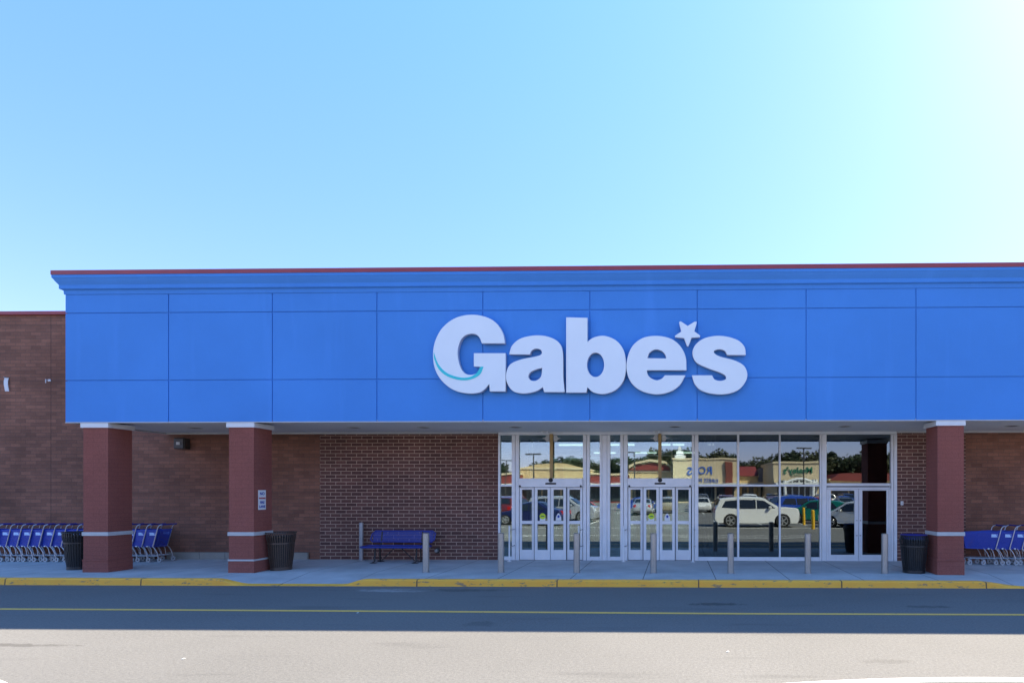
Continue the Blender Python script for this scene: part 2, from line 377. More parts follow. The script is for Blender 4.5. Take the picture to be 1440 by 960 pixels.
def text_mesh(name, body, x, z, size, m, parent, y, offset=0.0, rot=None, depth=.004, align='CENTER', sx=1.0):
    cu = bpy.data.curves.new('tmp', 'FONT'); cu.body = body; cu.size = size; cu.extrude = depth; cu.align_x = align; cu.offset = offset
    t = bpy.data.objects.new('tmp', cu); C.objects.link(t)
    me = bpy.data.meshes.new_from_object(t.evaluated_get(bpy.context.evaluated_depsgraph_get()))
    bpy.data.objects.remove(t); me.name = name
    me.transform(Matrix.Scale(sx, 4, (1,0,0)))
    me.transform(Matrix.Rotation(R(90), 4, 'X'))
    if rot: me.transform(Matrix.Rotation(rot, 4, 'Z'))
    me.transform(Matrix.Translation((x, y, z)))
    me.materials.clear(); me.materials.append(MAT[m])
    o = bpy.data.objects.new(name, me); C.objects.link(o)
    if parent: o.parent = parent
    return o

# ------------------------------------------------------------------ ground, road, kerb, sidewalk
b = MB(); b.quad((-600, -600, 0), (600, -600, 0), (600, 900, 0), (-600, 900, 0)); tag(b.build('parking_lot', 'asphalt'), kind='structure')
XA, XB, XC, XD = PX(300, YC), PX(345, YC), PX(478, YC), PX(512, YC); XE, XG = PX(1372, YC), PX(1450, YC)
def sst(t): t = max(0, min(1, t)); return t*t*(3-2*t)
def kh(x):
    d = sst((x-XA)/(XB-XA))*(1-sst((x-XC)/(XD-XC))); d = max(d, sst((x-XE)/(XG-XE)))
    return WALK*(1-.93*d)
def walk_z(x, y):
    t = max(0, min(1, (YC+1.15-y)/1.15)); return WALK-(WALK-kh(x))*t
xs = sorted(set([-32, 18]+[XA-1+.12*i for i in range(int((XD-XA+2)/.12))]+[XE-.5+.1*i for i in range(28)]+[-32+2.0*i for i in range(26)]))
b = MB(); ys = [YC+.15, YC+.35, YC+.6, YC+.85, YC+1.15, YW+.6]
g = [[b.bm.verts.new((x, y, walk_z(x, y))) for y in ys] for x in xs]
for i in range(len(xs)-1):
    for j in range(len(ys)-1): b.bm.faces.new((g[i][j], g[i+1][j], g[i+1][j+1], g[i][j+1]))
tag(b.build('sidewalk', 'concrete'), kind='structure')
b = MB(); rows = []
for x in xs:
    h = walk_z(x, YC+.15); hk = kh(x)
    rows.append([b.bm.verts.new(p) for p in ((x, YC-.012, -.02), (x, YC, max(.012, hk-.022)), (x, YC+.022, hk), (x, YC+.15, h+.001), (x, YC+.152, -.02))])
for A, B in zip(rows, rows[1:]):
    for j in range(4): b.bm.faces.new((A[j], B[j], B[j+1], A[j+1]))
tag(b.build('kerb', 'kerb_paint', smooth=True), kind='structure')
b = MB(); b.box(-32, 18, YC-.16, YC-.013, -.02, .004)
tag(b.build('gutter', 'asphalt'), kind='structure')
yl = [( -34, 9.96), (-10, 9.93), (-4, 9.88), (1, 9.82), (6, 9.84), (20, 9.95)]
b = MB(); fr = [(i/60) for i in range(61)]
def yline(x):
    for (a, ya), (c, yb) in zip(yl, yl[1:]):
        if a <= x <= c: return ya+(yb-ya)*(x-a)/(c-a)
    return 9.9
pts = [(-34+54*t) for t in fr]
top = [(b.bm.verts.new((x, yline(x)-.06, .004)), b.bm.verts.new((x, yline(x)+.06, .004))) for x in pts]
for A, B in zip(top, top[1:]): b.bm.faces.new((A[0], B[0], B[1], A[1]))
tag(b.build('yellow_lane_line', 'yellow_line_paint'), kind='structure')
def arc_line(name, ctr, r, a0, a1, wd, n=40, sx=1.0):
    b = MB(); P = []
    for i in range(n+1):
        a = a0+(a1-a0)*i/n
        P.append((b.bm.verts.new((ctr[0]+sx*(r-wd/2)*cos(a), ctr[1]+(r-wd/2)*sin(a), .004)), b.bm.verts.new((ctr[0]+sx*(r+wd/2)*cos(a), ctr[1]+(r+wd/2)*sin(a), .004))))
    for A, B in zip(P, P[1:]): b.bm.faces.new((A[0], B[0], B[1], A[1]))
    return tag(b.build(name, 'white_line_paint'), kind='structure')
arc_line('white_painted_curve', (3.6, -5.25), 11.69, R(78), R(107), .15)
arc_line('white_painted_curve', (-8.6, 3.75), 2.6, R(20), R(120), .13)
# stall lines in the sunlit lot behind the photographer
for rowy in (-3.6, -22.0, -40.0, -58.0):
    b = MB()
    for k in range(-14, 15):
        b.box(k*2.75-.05, k*2.75+.05, rowy-5.2, rowy, 0.001, .004)
    tag(b.build('stall_line', 'white_line_paint'), kind='structure')
b = MB(); b.box(-30, 6.5, 5.1, 5.2, .001, .004); b.box(-30, 30, -.65, -.53, .001, .004)
tag(b.build('white_lane_line', 'white_line_paint'), kind='structure')

# ------------------------------------------------------------------ store building
store = thing('store_building', 'brick discount store with bright blue stucco fascia over its glass entrance', 'building', (0, YW, 0))
def sp(o):   # keep parts in world coordinates under the store's empty
    o.parent = store; o.location = (0, -YW, 0); return o
def part(mb, name, m, label=None, smooth=False):
    o = sp(mb.build(name, m, None, smooth))
    if label: o['label'] = label
    return o
def sub(mb, name, m, parent, label=None, smooth=False):
    o = mb.build(name, m, parent, smooth)
    if label: o['label'] = label
    return o
X450, X700, X1262, X1358 = PX(450, YW), PX(700.5, YW), PX(1261.5, YW), PX(1358, YW)
XL = PX(92, YF)   # left end of the fascia
wl = MB(); wl.box(-32, X450-.002, YW+.025, YW+.35, -.05, WTOP-.10); wing = part(wl, 'brick_wall', 'brick_wing', 'weathered brown brick wing wall')
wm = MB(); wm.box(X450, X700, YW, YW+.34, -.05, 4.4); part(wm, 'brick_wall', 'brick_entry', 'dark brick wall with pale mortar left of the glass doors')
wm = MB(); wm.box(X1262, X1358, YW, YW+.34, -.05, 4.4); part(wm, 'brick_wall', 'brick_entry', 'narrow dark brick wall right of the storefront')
wm = MB(); wm.box(X1358+.002, 18, YW+.025, YW+.35, -.05, 4.4); part(wm, 'brick_wall', 'brick_wing', 'brown brick wall behind the right carts')
b = MB(); b.box(-32, XL+.02, YW-.05, YW+.40, WTOP-.10, WTOP, .008); sub(b, 'wall_coping', 'red_metal', wing, 'thin red metal coping on the low brick wing')
b = MB()
for a, c in ((236, 282), (282, 318), (318, 434)): b.box(PX(a, YW)+.004, PX(c, YW)-.004, YW-.05, YW+.02, .1, WALK+.20, .006)
sub(b, 'plinth', 'plinth_concrete', wing)
# hull of the store behind the walls
b = MB(); b.box(-32, 18, YW+.352, YW+32, TOP-.5, TOP-.3); b.box(-32, -31.7, YW+.36, YW+32, -.05, TOP-.51); b.box(17.7, 18, YW+.36, YW+32, -.05, TOP-.51); b.box(-31.69, 17.69, YW+31.7, YW+32, -.05, TOP-.51)
part(b, 'roof', 'roofing')
# fascia: recessed core, proud panels with chamfered joints
ZJ1, ZJ2 = PZ(92, 440.5, YF), PZ(92, 535, YF)
ZC = TOP-.53     # under side of cornice
XR = 18.0
b = MB(); b.box(XL+.03, XR, YF+.022, YW-.002, SOF+.02, TOP-.12); b.box(X450+.0, XR, YW-.001, YW+.34, 4.41, TOP-.12)
core = part(b, 'fascia', 'blue_stucco', 'bright blue stucco fascia with panel joints')
seams = [PX(p, YF) for p in (92, 237, 383, 530, 679, 829.5, 980.5, 1133.5, 1288, 1444.5)]
while seams[-1] < XR-2.6: seams.append(seams[-1]+2.53)
seams.append(XR)
b = MB(); zs = [(SOF-.02, ZJ2), (ZJ2, ZJ1), (ZJ1, ZC+.02)]; gx = .021
for i in range(len(seams)-1):
    for z0, z1 in zs:
        x0 = seams[i]+(0 if i == 0 else gx/2); x1 = seams[i+1]-gx/2
        b.box(x0, x1, YF, YF+.0215, z0+(gx/2 if z0 > SOF else 0), z1-gx/2, .005)
for z0, z1 in zs: b.box(XL, XL+.0295, YF+.022, YW-.003, max(z0, SOF+.001)+(gx/2 if z0 > SOF else 0), z1-gx/2, .005)
sub(b, 'fascia_panel', 'blue_stucco', core)
def cornice(prof, closed=False):
    b = MB(); P = [[], [], []]
    for d, z in prof:
        P[0].append(b.bm.verts.new((XR, YF-d, TOP+z))); P[1].append(b.bm.verts.new((XL-d, YF-d, TOP+z))); P[2].append(b.bm.verts.new((XL-d, YW+2.0, TOP+z)))
    n = len(prof)
    for A, B in ((P[0], P[1]), (P[1], P[2])):
        for k in range(n): b.bm.faces.new((A[k], B[k], B[(k+1) % n], A[(k+1) % n]))
    b.bm.faces.new(P[0]); b.bm.faces.new(P[2][::-1]); return b
cor = [(-.2, -.102), (.165, -.102), (.165, -.165), (.150, -.185), (.120, -.245), (.078, -.315), (.078, -.405), (.026, -.43), (.022, -.445), (.018, -.52), (-.005, -.525), (-.2, -.52)]
cn = sub(cornice(cor), 'cornice', 'blue_stucco', core)
sub(cornice([(-.25, 0), (.175, 0), (.176, -.10), (-.25, -.10)]), 'cornice_coping', 'red_metal', core, 'thin dark red metal coping above the cornice')
# soffit
b = MB(); b.box(XL+.032, XR, YF+.024, YW-.004, SOF, SOF+.018); sof = part(b, 'soffit', 'soffit_paint')
b = MB(); b.box(XL-.004, XR, YF-.006, YF+.035, SOF-.042, SOF-.0205); b.box(XL-.004, XL+.034, YF+.036, YW-.002, SOF-.042, SOF); sub(b, 'drip_edge', 'gray_trim', sof)
b = MB(); b.box(XL+.04, PX(700, YW), YW-.05, YW-.005, SOF-.045, SOF-.002); b.box(X1262, XR, YW-.05, YW-.005, SOF-.045, SOF-.002); sub(b, 'wall_trim', 'gray_trim', sof)
# columns
CW = .61
def column(px0, label):
    x = PX(px0, YF+.01); col = MB(); col.box(x, x+CW, YF+.03, YF+.03+CW, WALK-.1, SOF-.14)
    c = part(col, 'column', 'brick_column', label)
    b = MB(); b.box(x-.045, x+CW+.03, YF+.0, YF+.03+CW+.045, SOF-.155, SOF-.043, .004); sub(b, 'capital', 'white_trim', c)
    zb = PZ(px0, 750.5, YF)
    b = MB()
    b.box(x-.022, x+CW+.022, YF+.008, YF+.052+CW, zb-.045, zb+.045, .008); sub(b, 'band', 'gray_trim', c)
    zt = PZ(px0, 787.5, YF)
    b = MB(); b.box(x-.012, x+CW+.012, YF+.018, YF+.042+CW, WALK-.1, zt-.021, .004); sub(b, 'base', 'brick_column', c)
    b = MB(); b.box(x-.02, x+CW+.02, YF+.01, YF+.05+CW, zt-.02, zt+.02, .006); sub(b, 'base_trim', 'gray_trim' if px0 == 321 else 'brick_column', c); return c, x
c1, cx1 = column(116, 'leftmost brick column with pale cap'); c2, cx2 = column(321, 'second brick column carrying the small white sign'); c3, cx3 = column(1319, 'right brick column beside the far right carts')

# ------------------------------------------------------------------ storefront
ZS = WALK
def zz(py): return PZ(950, py, YW)
FY0, FY1 = YW-.03, YW+.10
def fbox(b, p0, p1, y0, y1, ya=FY0, yb=FY1, bev=.004): b.box(PX(p0, YW), PX(p1, YW), ya, yb, zz(y1), zz(y0), bev)
ZBOT = 789.5
b = MB()
fbox(b, 700.8, 1261, 606.5, 611, FY0+.01, FY1+.01)
for p0, p1 in ((700.9, 703.6), (720, 724.6), (725.2, 730.2), (820, 824.6), (825.2, 829.4), (843.6, 846.6), (847, 853.6), (854, 858), (872.4, 876.6), (877.2, 882.6), (973, 976), (976.6, 982), (1036.6, 1039.4), (1095.4, 1097.6), (1152.6, 1155), (1155.6, 1162), (1252.6, 1256), (1256.6, 1261)):
    fbox(b, p0, p1, 611.4, ZBOT)
frame = part(b, 'storefront_frame', 'aluminium', 'white aluminium storefront framing')
b = MB()
for p0, p1 in ((703.8, 719.8), (829.6, 843.4), (858.2, 872.2), (982.2, 1036.4), (1039.6, 1095.2), (1097.8, 1152.4)):
    fbox(b, p0, p1, 681, 683.6, FY0+.012, FY1-.012)
    fbox(b, p0, p1, 782.5, ZBOT, FY0+.004, FY1-.004)
sub(b, 'crossbar', 'aluminium', frame)
def pane(p0, p1, y0, y1, m='store_glass', yy=YW+.03, parent=frame, name='window_pane'):
    b = MB(); b.box(PX(p0, YW), PX(p1, YW), yy, yy+.008, zz(y1), zz(y0)); return sub(b, name, m, parent)
for p0, p1 in ((703.8, 719.8), (829.6, 843.4), (858.2, 872.2)):
    pane(p0, p1, 611, 681); pane(p0, p1, 683.6, 782.5)
for p0, p1 in ((982.2, 1036.4), (1039.6, 1095.2), (1097.8, 1152.4)):
    pane(p0, p1, 611, 681, 'dark_glass'); pane(p0, p1, 683.6, 782.5, 'dark_glass')
pane(730.4, 819.8, 611, 672); pane(882.8, 972.8, 611, 672); pane(1162.2, 1252.4, 611, 679, 'dark_glass')
def auto_door(p0, lab):
    W = 89.6
    b = MB(); fbox(b, p0, p0+W, 672.2, 684.6, YW-.10, YW+.08, .008); hd = part(b, 'door_header', 'aluminium', 'white sensor header above the '+lab+' sliding doors')
    xc = p0+W/2+.5
    b = MB(); fbox(b, xc-7.5, xc+7.5, 678.4, 680.8, YW-.112, YW-.101, .002); b.cyl((PX(xc, YW), YW-.115, zz(674.8)), (PX(xc, YW), YW-.101, zz(674.8)), .062, n=18)
    for q in (p0+2.3, p0+W-2.3): b.cyl((PX(q, YW), YW-.125, zz(683.2)), (PX(q, YW), YW-.101, zz(683.2)), .028, n=12)
    sub(b, 'motion_sensor', 'black', hd)
    off = [(0.4, 20.9, YW+.02), (21.9, 43.9, YW-.02), (44.5, 66.1, YW-.02), (67.1, 88.8, YW+.02)]
    for i, (a, c, yy) in enumerate(off):
        a += p0; c += p0; b = MB(); y0, y1 = yy-.022, yy+.022
        g0, g1 = a+(3.2 if i in (0, 3) else 4.0), c-(3.2 if i in (0, 3) else 3.8)
        fbox(b, a, g0, 684.8, 787, y0, y1); fbox(b, g1, c, 684.8, 787, y0, y1)
        fbox(b, g0, g1, 684.8, 688, y0+.001, y1-.001); fbox(b, g0, g1, 732, 736.6, y0+.001, y1-.001); fbox(b, g0, g1, 773, 787, y0+.001, y1-.001)
        lf = part(b, 'door_leaf', 'aluminium', 'white framed sliding door leaf of the '+lab+' doors')
        pane(g0, g1, 688, 732, yy=yy, parent=lf, name='glass_pane'); pane(g0, g1, 736.6, 773, yy=yy, parent=lf, name='glass_pane')
        if i in (1, 2):
            gm = PX((g0+g1)/2, YW); zc = zz(725.5)
            if i == 1:
                b = MB(); b.cyl((gm, yy-.010, zc), (gm, yy-.004, zc), .085, n=28); st = sub(b, 'sticker', 'sticker_yellow', lf, 'round yellow sticker')
                b = MB(); b.box(gm-.08, gm+.08, yy-.0035, yy-.0015, zz(731.8), zc-.04); sub(b, 'sticker', 'white_paint', lf)
                b = MB(); b.box(gm-.05, gm+.05, yy-.0125, yy-.0105, zc-.012, zc+.012); sub(b, 'sticker', 'sign_green', lf)
            else:
                b = MB(); b.prism([(gm-.08, zz(731.6)), (gm+.08, zz(731.6)), (gm+.075, zc-.02), (gm+.02, zc+.08), (gm-.02, zc+.08), (gm-.075, zc-.02)], yy-.008, yy-.004); sub(b, 'sticker', 'white_paint', lf, 'white house shaped sticker')
                b = MB(); b.cyl((gm, yy-.012, zc-.0), (gm, yy-.0085, zc), .032, n=16); b.prism([(gm-.035, zc-.045), (gm+.035, zc-.045), (gm, zc-.01)], yy-.0118, yy-.0088); sub(b, 'sticker', 'sign_blue_ink', lf)
    b = MB(); fbox(b, p0+21, p0+21.8, 684.8, 787, YW-.03, YW+.05, 0); fbox(b, p0+66.2, p0+67.0, 684.8, 787, YW-.03, YW+.05, 0); fbox(b, p0, p0+W, 787.2, 790, YW-.04, YW+.08, 0)
    sub(b, 'door_gasket', 'aluminium_dark', hd)
auto_door(730.3, 'left'); auto_door(883, 'right')
# swing door pair at right
b = MB(); fbox(b, 1162.2, 1252.4, 679.2, 683.2, FY0+.008, FY1-.01); fbox(b, 1163, 1251.6, 684.6, 687.0, FY0+.004, FY1-.014); fbox(b, 1162.3, 1164.8, 687.2, ZBOT, FY0+.004, FY1-.014); fbox(b, 1249.8, 1252.3, 687.2, ZBOT, FY0+.004, FY1-.014)
sub(b, 'door_frame', 'aluminium', frame)
for a, c, g0, g1, lab in ((1165.0, 1207.0, 1168.2, 1201.6, 'left'), (1207.6, 1249.6, 1212.4, 1246.6, 'right')):
    b = MB(); y0, y1 = YW-.015, YW+.03
    fbox(b, a, g0, 687.2, 788, y0, y1); fbox(b, g1, c, 687.2, 788, y0, y1); fbox(b, g0, g1, 687.2, 689.4, y0+.001, y1-.001); fbox(b, g0, g1, 779, 788, y0+.001, y1-.001)
    lf = part(b, 'door_leaf', 'aluminium', lab+' leaf of the narrow swing doors at the far right')
    pane(g0, g1, 689.4, 779, 'dark_glass', YW+.008, lf, 'glass_pane')
    b = MB(); q = 1204.6 if lab == 'left' else 1209.6
    for py in (731, 752): b.cyl((PX(q, YW), y0-.02, zz(py)), (PX(q, YW), y0+.001, zz(py)), .018, n=12)
    sub(b, 'lock', 'steel', lf)
# interior
XV0, XV1 = PX(701, YW), PX(1007.5, YW)
b = MB(); b.box(XV0-3, X1262+3, YW+.36, YW+16, WALK-.03, WALK+.004); part(b, 'interior_floor', 'interior_floor')
b = MB(); b.box(XV0-3, XV1+.2, YW+15.9, YW+16, WALK+.01, 3.9); b.box(XV0-3.1, XV0-3, YW+.36, YW+16, WALK+.01, 3.9); part(b, 'interior_wall', 'interior_wall')
b = MB(); b.box(XV0-3, XV1+.3, YW+.12, YW+15.9, 3.95, 4.0); part(b, 'interior_ceiling', 'interior_wall')
b = MB(); b.box(XV1+.02, X1262+.3, YW+.9, YW+1.0, WALK+.01, 3.9); b.box(XV1, XV1+.015, YW+.14, YW+.9, 3.3, 3.9); part(b, 'black_backing', 'dark_void', 'added black backing that darkens the interior behind the right windows')  # added black panel so the interior behind the right windows reads dark
b = MB(); b.box(XV1+.02, X1262+.3, YW+.12, YW+.89, 3.82, 3.9); part(b, 'interior_ceiling', 'dark_void')  # ceiling strip coloured black to keep that interior dark as well
b = MB(); VY = YW+3.2
for x in (XV0+.1, XV0+1.9, XV0+3.15, XV0+4.9, XV1-.2): b.box(x, x+.07, VY, VY+.1, WALK, 3.9)
b.box(XV0, XV1, VY+.002, VY+.098, 2.35, 2.45); b.box(XV0, XV1, VY+.002, VY+.098, 3.3, 3.36)
b.box(XV1-.06, XV1, YW+.13, YW+.20, WALK, 3.9); b.box(XV1-.05, XV1-.01, YW+.21, VY-.01, WALK, WALK+.35); b.box(XV1-.06, XV1-.005, YW+1.6, YW+1.67, WALK+.36, 3.9)
part(b, 'vestibule_frame', 'aluminium')
b = MB(); b.box(XV0, XV1, VY+.04, VY+.046, WALK, 3.9); part(b, 'vestibule_glass', 'inner_glass')
for pc in (776, 928):
    x = PX(pc, YW)
    b = MB(); b.box(x-.045, x+.045, YW-.075, YW-.032, zz(672)+.004, SOF-.06); hh = part(b, 'timber_post', 'wood_tan', 'tan post at the middle of the transom glass')
    b = MB()
    for sgn in (-1, 1): b.prism([(x+sgn*.06, zz(611)), (x+sgn*.16, zz(612)), (x+sgn*.18, zz(615)), (x+sgn*.28, zz(615.7)), (x+sgn*.18, zz(617.3)), (x+sgn*.15, zz(620)), (x+sgn*.06, zz(620))], YW-.05, YW-.005)
    sub(b, 'bracket', 'gray_trim', hh)
b = MB()
for dx, dy, dz in ((.75, 2.0, 3.05),): pass
for i in range(4):
    for j in range(2): b.box(XV0+.6+i*1.9+j*.7, XV0+1.6+i*1.9+j*.7, YW+5.5+j*4.5, YW+5.6+j*4.5, 3.86, 3.92)
part(b, 'strip_light', 'tube_light')
# racks seen dimly inside
b = MB()
for i in range(5):
    x = XV0+.4+i*1.5; b.box(x, x+.9, YW+6, YW+6.5, WALK, 1.35, .02); b.box(x+.1, x+.8, YW+8, YW+8.4, WALK, 1.6, .02)
part(b, 'merchandise_rack', 'interior_dark')
# door guard rails
gr0 = None
for i, (px, lab) in enumerate(((721.3, 'leftmost white guard post beside the left sliding doors'), (816.8, 'white guard post at the right edge of the left sliding doors'), (878.5, 'white guard post at the left edge of the right sliding doors'), (973.8, 'white guard post at the right edge of the right sliding doors'))):
    if not gr0:
        gr0 = thing('door_guard_post', lab, 'guard post', (PX(px, YW), YW-.35, WALK), 0, 'guard posts beside the sliding doors')
        b = MB(); b.cyl((0, 0, 0), (0, 0, 1.0), .022, n=14); b.build('post', 'white_paint', gr0, True)
        b = MB(); b.cyl((0, 0, 0), (0, 0, .012), .06, n=16); b.build('base_plate', 'white_paint', gr0, True)
        b = MB(); b.tube([(0, 0, .42), (.06, .16, .42), (.06, .31, .42)], .012); b.tube([(0, 0, .88), (.06, .16, .88), (.06, .31, .88)], .012); b.build('bracket', 'galvanised', gr0, True)
    else: dup(gr0, (PX(px, YW), YW-.35, WALK), label=lab)

# ------------------------------------------------------------------ the sign
sign = thing('store_sign', "large white raised letters reading Gabe's with a star on the blue fascia", 'sign', (PX(830, YF), YF, PZ(830, 498, YF)))
sx0, sz0 = sign.location.x, sign.location.z
def L(pts): return [(PX(590+x/3, YF-.14)-sx0, PZ(590+x/3, 420+y/3, YF-.14)-sz0) for x, y in outline(pts)]
c_ = 'c'
G = L([(360,188,c_),(353,150),(328,108),(285,80),(222,69),(155,82),(100,122),(68,180),(59,240),(69,300),(100,350),(150,386),(212,399),(262,391),(296,358,c_),(298,390,c_),(363,390,c_),(363,231,c_),(231,231,c_),(231,285,c_),(270,287,c_),(248,312),(215,322),(188,312),(170,282),(161,235),(166,195),(181,165),(205,150),(235,149),(254,163),(265,188,c_)])
a_ = L([(380,234,c_),(393,197),(430,168),(490,156),(545,162),(588,186),(604,228),(606,330),(612,393,c_),(527,393,c_),(521,372,c_),(490,390),(440,399),(395,388),(370,352),(368,312),(385,277),(430,257),(480,247),(510,239),(518,226),(508,213),(488,211),(472,220),(466,235,c_)])
a_h = L([(519,291,c_),(492,298),(468,310),(459,329),(470,345),(493,346),(514,328)])
b_ = L([(620,80,c_),(708,82,c_),(708,184,c_),(735,165),(780,158),(830,178),(861,220),(870,280),(862,340),(830,382),(780,401),(735,394),(708,372,c_),(704,395,c_),(620,395,c_)])
b_h = L([(743+37*cos(2*pi*k/16), 279+52*sin(2*pi*k/16)) for k in range(16)])
e_ = L([(1125,301,c_),(1122,248),(1100,202),(1060,170),(1000,158),(940,168),(895,207),(874,275),(885,338),(925,382),(990,402),(1050,394),(1095,366),(1120,324,c_),(1036,324,c_),(1022,338),(1000,345),(975,335),(962,320),(958,301,c_)])
e_h = L([(960,252,c_),(968,230),(985,217),(1003,214),(1025,222),(1038,238),(1042,253,c_)])
s_ = L([(1375,237,c_),(1370,205),(1345,178),(1300,162),(1250,158),(1200,169),(1165,195),(1152,230),(1168,268),(1215,292),(1265,310),(1290,324),(1292,340),(1270,347),(1245,342),(1233,324,c_),(1150,324,c_),(1162,360),(1192,388),(1250,402),(1310,398),(1355,375),(1381,330),(1370,287),(1330,262),(1270,246),(1244,232),(1243,219),(1265,213),(1288,220),(1298,237,c_)])
for lp, nm in (([G], 'capital G'), ([a_, a_h], 'letter a'), ([b_, b_h], 'letter b'), ([e_, e_h], 'letter e'), ([s_], 'letter s')):
    o = curve_mesh('letter', lp, .11, .006, ('sign_white', 'sign_return'), sign, -.155)
    o['label'] = 'raised white '+nm
    if nm == 'capital G': Gobj = o
sw = L([(62,228,c_),(82,278),(118,314),(170,332),(212,331),(242,314),(258,288,c_),(271,287,c_),(256,320),(216,341),(170,343),(118,327),(82,296),(63,252,c_)])
curve_mesh('swoosh', [sw], .012, .001, 'sign_teal', Gobj, -.168)['label'] = 'thin teal curved stripe on the capital G'
star = L([(1098,97),(1103,97,c_),(1131,116,c_),(1160,98,c_),(1168,98),(1168,103,c_),(1158,138,c_),(1183,156,c_),(1182,162,c_),(1147,164,c_),(1134,200,c_),(1129,200,c_),(1116,166,c_),(1079,162,c_),(1078,157,c_),(1105,139,c_),(1096,102,c_)])
curve_mesh('star', [star], .10, .005, ('sign_white', 'sign_return'), sign, -.15)
b = MB()
for px, py in ((625, 470), (650, 540), (735, 540), (815, 470), (815, 540), (860, 540), (900, 540), (940, 500), (1000, 490), (1030, 540)):
    x, z = PX(px, YF)-sx0, PZ(px, py, YF)-sz0; b.cyl((x, -.05, z), (x, .001, z), .02, n=8)
b.build('standoff', 'galvanised', sign)

# ------------------------------------------------------------------ bollards and posts
def place(px, py):   # point on the sidewalk plane seen at that height
    dpt = (EYE-WALK)*F/(py-HOR); u = (px-PPX)/F
    return (u*dpt*cos(YAW)-dpt*sin(YAW), dpt*cos(YAW)+u*dpt*sin(YAW))
bl = [(599, 'steel bollard in front of the blue bench'), (704.5, 'steel bollard before the left end of the glass front'), (811, 'steel bollard before the left sliding doors'), (919, 'steel bollard before the right sliding doors'), (1027.5, 'steel bollard before the big windows, nearer the sliding doors'), (1136, 'steel bollard before the rightmost big window'), (1244, 'steel bollard beside the rightmost swing door')]
b0 = None
for i, (px, lab) in enumerate(bl):
    x, y = place(px, 804.5+(px-599)*.0028)
    if b0 is None:
        b0 = thing('bollard', lab, 'bollard', (x, y, WALK), 0, 'steel bollards along the entrance')
        b = MB(); b.cyl((0,0,0), (0,0,.925), .075, n=28, cap=False); b.build('post', 'steel', b0, True)
        b = MB(); b.lathe([(.0755,.92),(.0755,.945),(.062,.955),(.0,.958)], n=28); b.build('cap', 'steel', b0, True)
        b = MB(); b.lathe([(.095,.0),(.095,.008),(.0755,.014)], n=28); b.build('collar', 'galvanised', b0, True)
    else: dup(b0, (x, y, WALK), rz=i*.7, label=lab)
def steel_post(px, py_top, py_bot, lab, r=.055):
    x, y = place(px, py_bot); h = PZ(px, py_top, y)-WALK
    t = thing('steel_post', lab, 'post', (x, y, WALK))
    b = MB(); b.cyl((0,0,0), (0,0,h), r, n=20); b.build('post', 'galvanised', t, True)
    b = MB(); b.box(-.15,.15,-.12,.12,0,.015,.003); b.build('base_plate', 'galvanised', t)
    b = MB(); b.lathe([(r+.003,h-.01),(r+.003,h+.006),(0,h+.02)], n=20); b.build('cap', 'galvanised', t, True)
steel_post(508, 735, 787.5, 'tall grey steel post against the brick wall left of the bench')
steel_post(1369, 739, 788, 'grey steel post behind the nested carts at the right', .04)

# ------------------------------------------------------------------ bench
bx, by = place(563, 789)
bench = thing('bench', 'blue perforated metal bench with dark legs against the brick wall', 'bench', (bx, 15.72, WALK))
def lat(b, x0, x1, z0, z1, org, ex, ez, pitch=.034, bar=.011, th=.004):
    """perforated sheet: crossing strips laid in the plane org + u*ex + v*ez"""
    nrm = Vector(ex).cross(Vector(ez)).normalized(); ex = Vector(ex); ez = Vector(ez); org = Vector(org)
    M = Matrix((( *ex, 0), (*nrm, 0), (*ez, 0), (0,0,0,1))).transposed(); M.translation = org
    n = int((x1-x0)/pitch); m = max(1, int((z1-z0)/pitch))
    for i in range(n+1):
        u = x0+(x1-x0)*i/n; b.box(u-bar/2, u+bar/2, -th/2, th/2, z0, z1, 0, M)
    for j in range(m+1):
        v = z0+(z1-z0)*j/m; b.box(x0, x1, -th/2*.9, th/2*.9, v-bar/2, v+bar/2, 0, M)
sc = 1/49.3
W2 = .90
b = MB(); lat(b, -W2+.03, W2-.03, .03, .37, (0, 0, .445), (1,0,0), (0,-1,0), bar=.017); b.tube([(-W2,-.02,.44),(-W2,-.38,.44),(-W2+.04,-.42,.435),(W2-.04,-.42,.435),(W2,-.38,.44),(W2,-.02,.44),(W2-.04,.0,.445),(-W2+.04,0,.445)], .024, 8, True); b.build('seat', 'bench_blue', bench)
b = MB(); e = Vector((0, .18, .98)).normalized()
lat(b, -W2+.12, W2+.0, .03, .30, (0, .06, .53), (1,0,0), tuple(e), bar=.019)
pp = lambda u, v: (u, .06+e.y*v, .53+e.z*v)
b.tube([pp(-W2+.10, .02), pp(-W2+.04, .08), pp(-W2+.08, .24), pp(-W2+.16, .32), pp(W2-.02, .32), pp(W2+.06, .26), pp(W2+.04, .08), pp(W2-.02, .01), ], .022, 8, True); b.build('backrest', 'bench_blue', bench)
for sx in (-.55, .60):
    b = MB(); b.tube([(sx-.05, -.36, .0), (sx, -.30, .04), (sx, -.26, .42)], .022); b.tube([(sx, .02, .0), (sx, .0, .05), (sx, -.02, .44), (sx, .06, .50), (sx, .12, .84)], .022); b.tube([(sx, -.28, .41), (sx, 0, .41)], .02)
    b.box(sx-.07, sx+.07, -.42, -.28, 0, .012); b.box(sx-.07, sx+.07, -.06, .10, 0, .012); b.build('leg', 'bench_leg', bench, True)
    b = MB(); s2 = 1 if sx < 0 else -1; b.tube([(sx+s2*.12, -.14, .05), (sx+s2*.50, -.16, .42)], .014); b.tube([(sx, -.14, .05), (sx+s2*.12, -.14, .05)], .014); b.build('brace', 'bench_leg', bench, True)

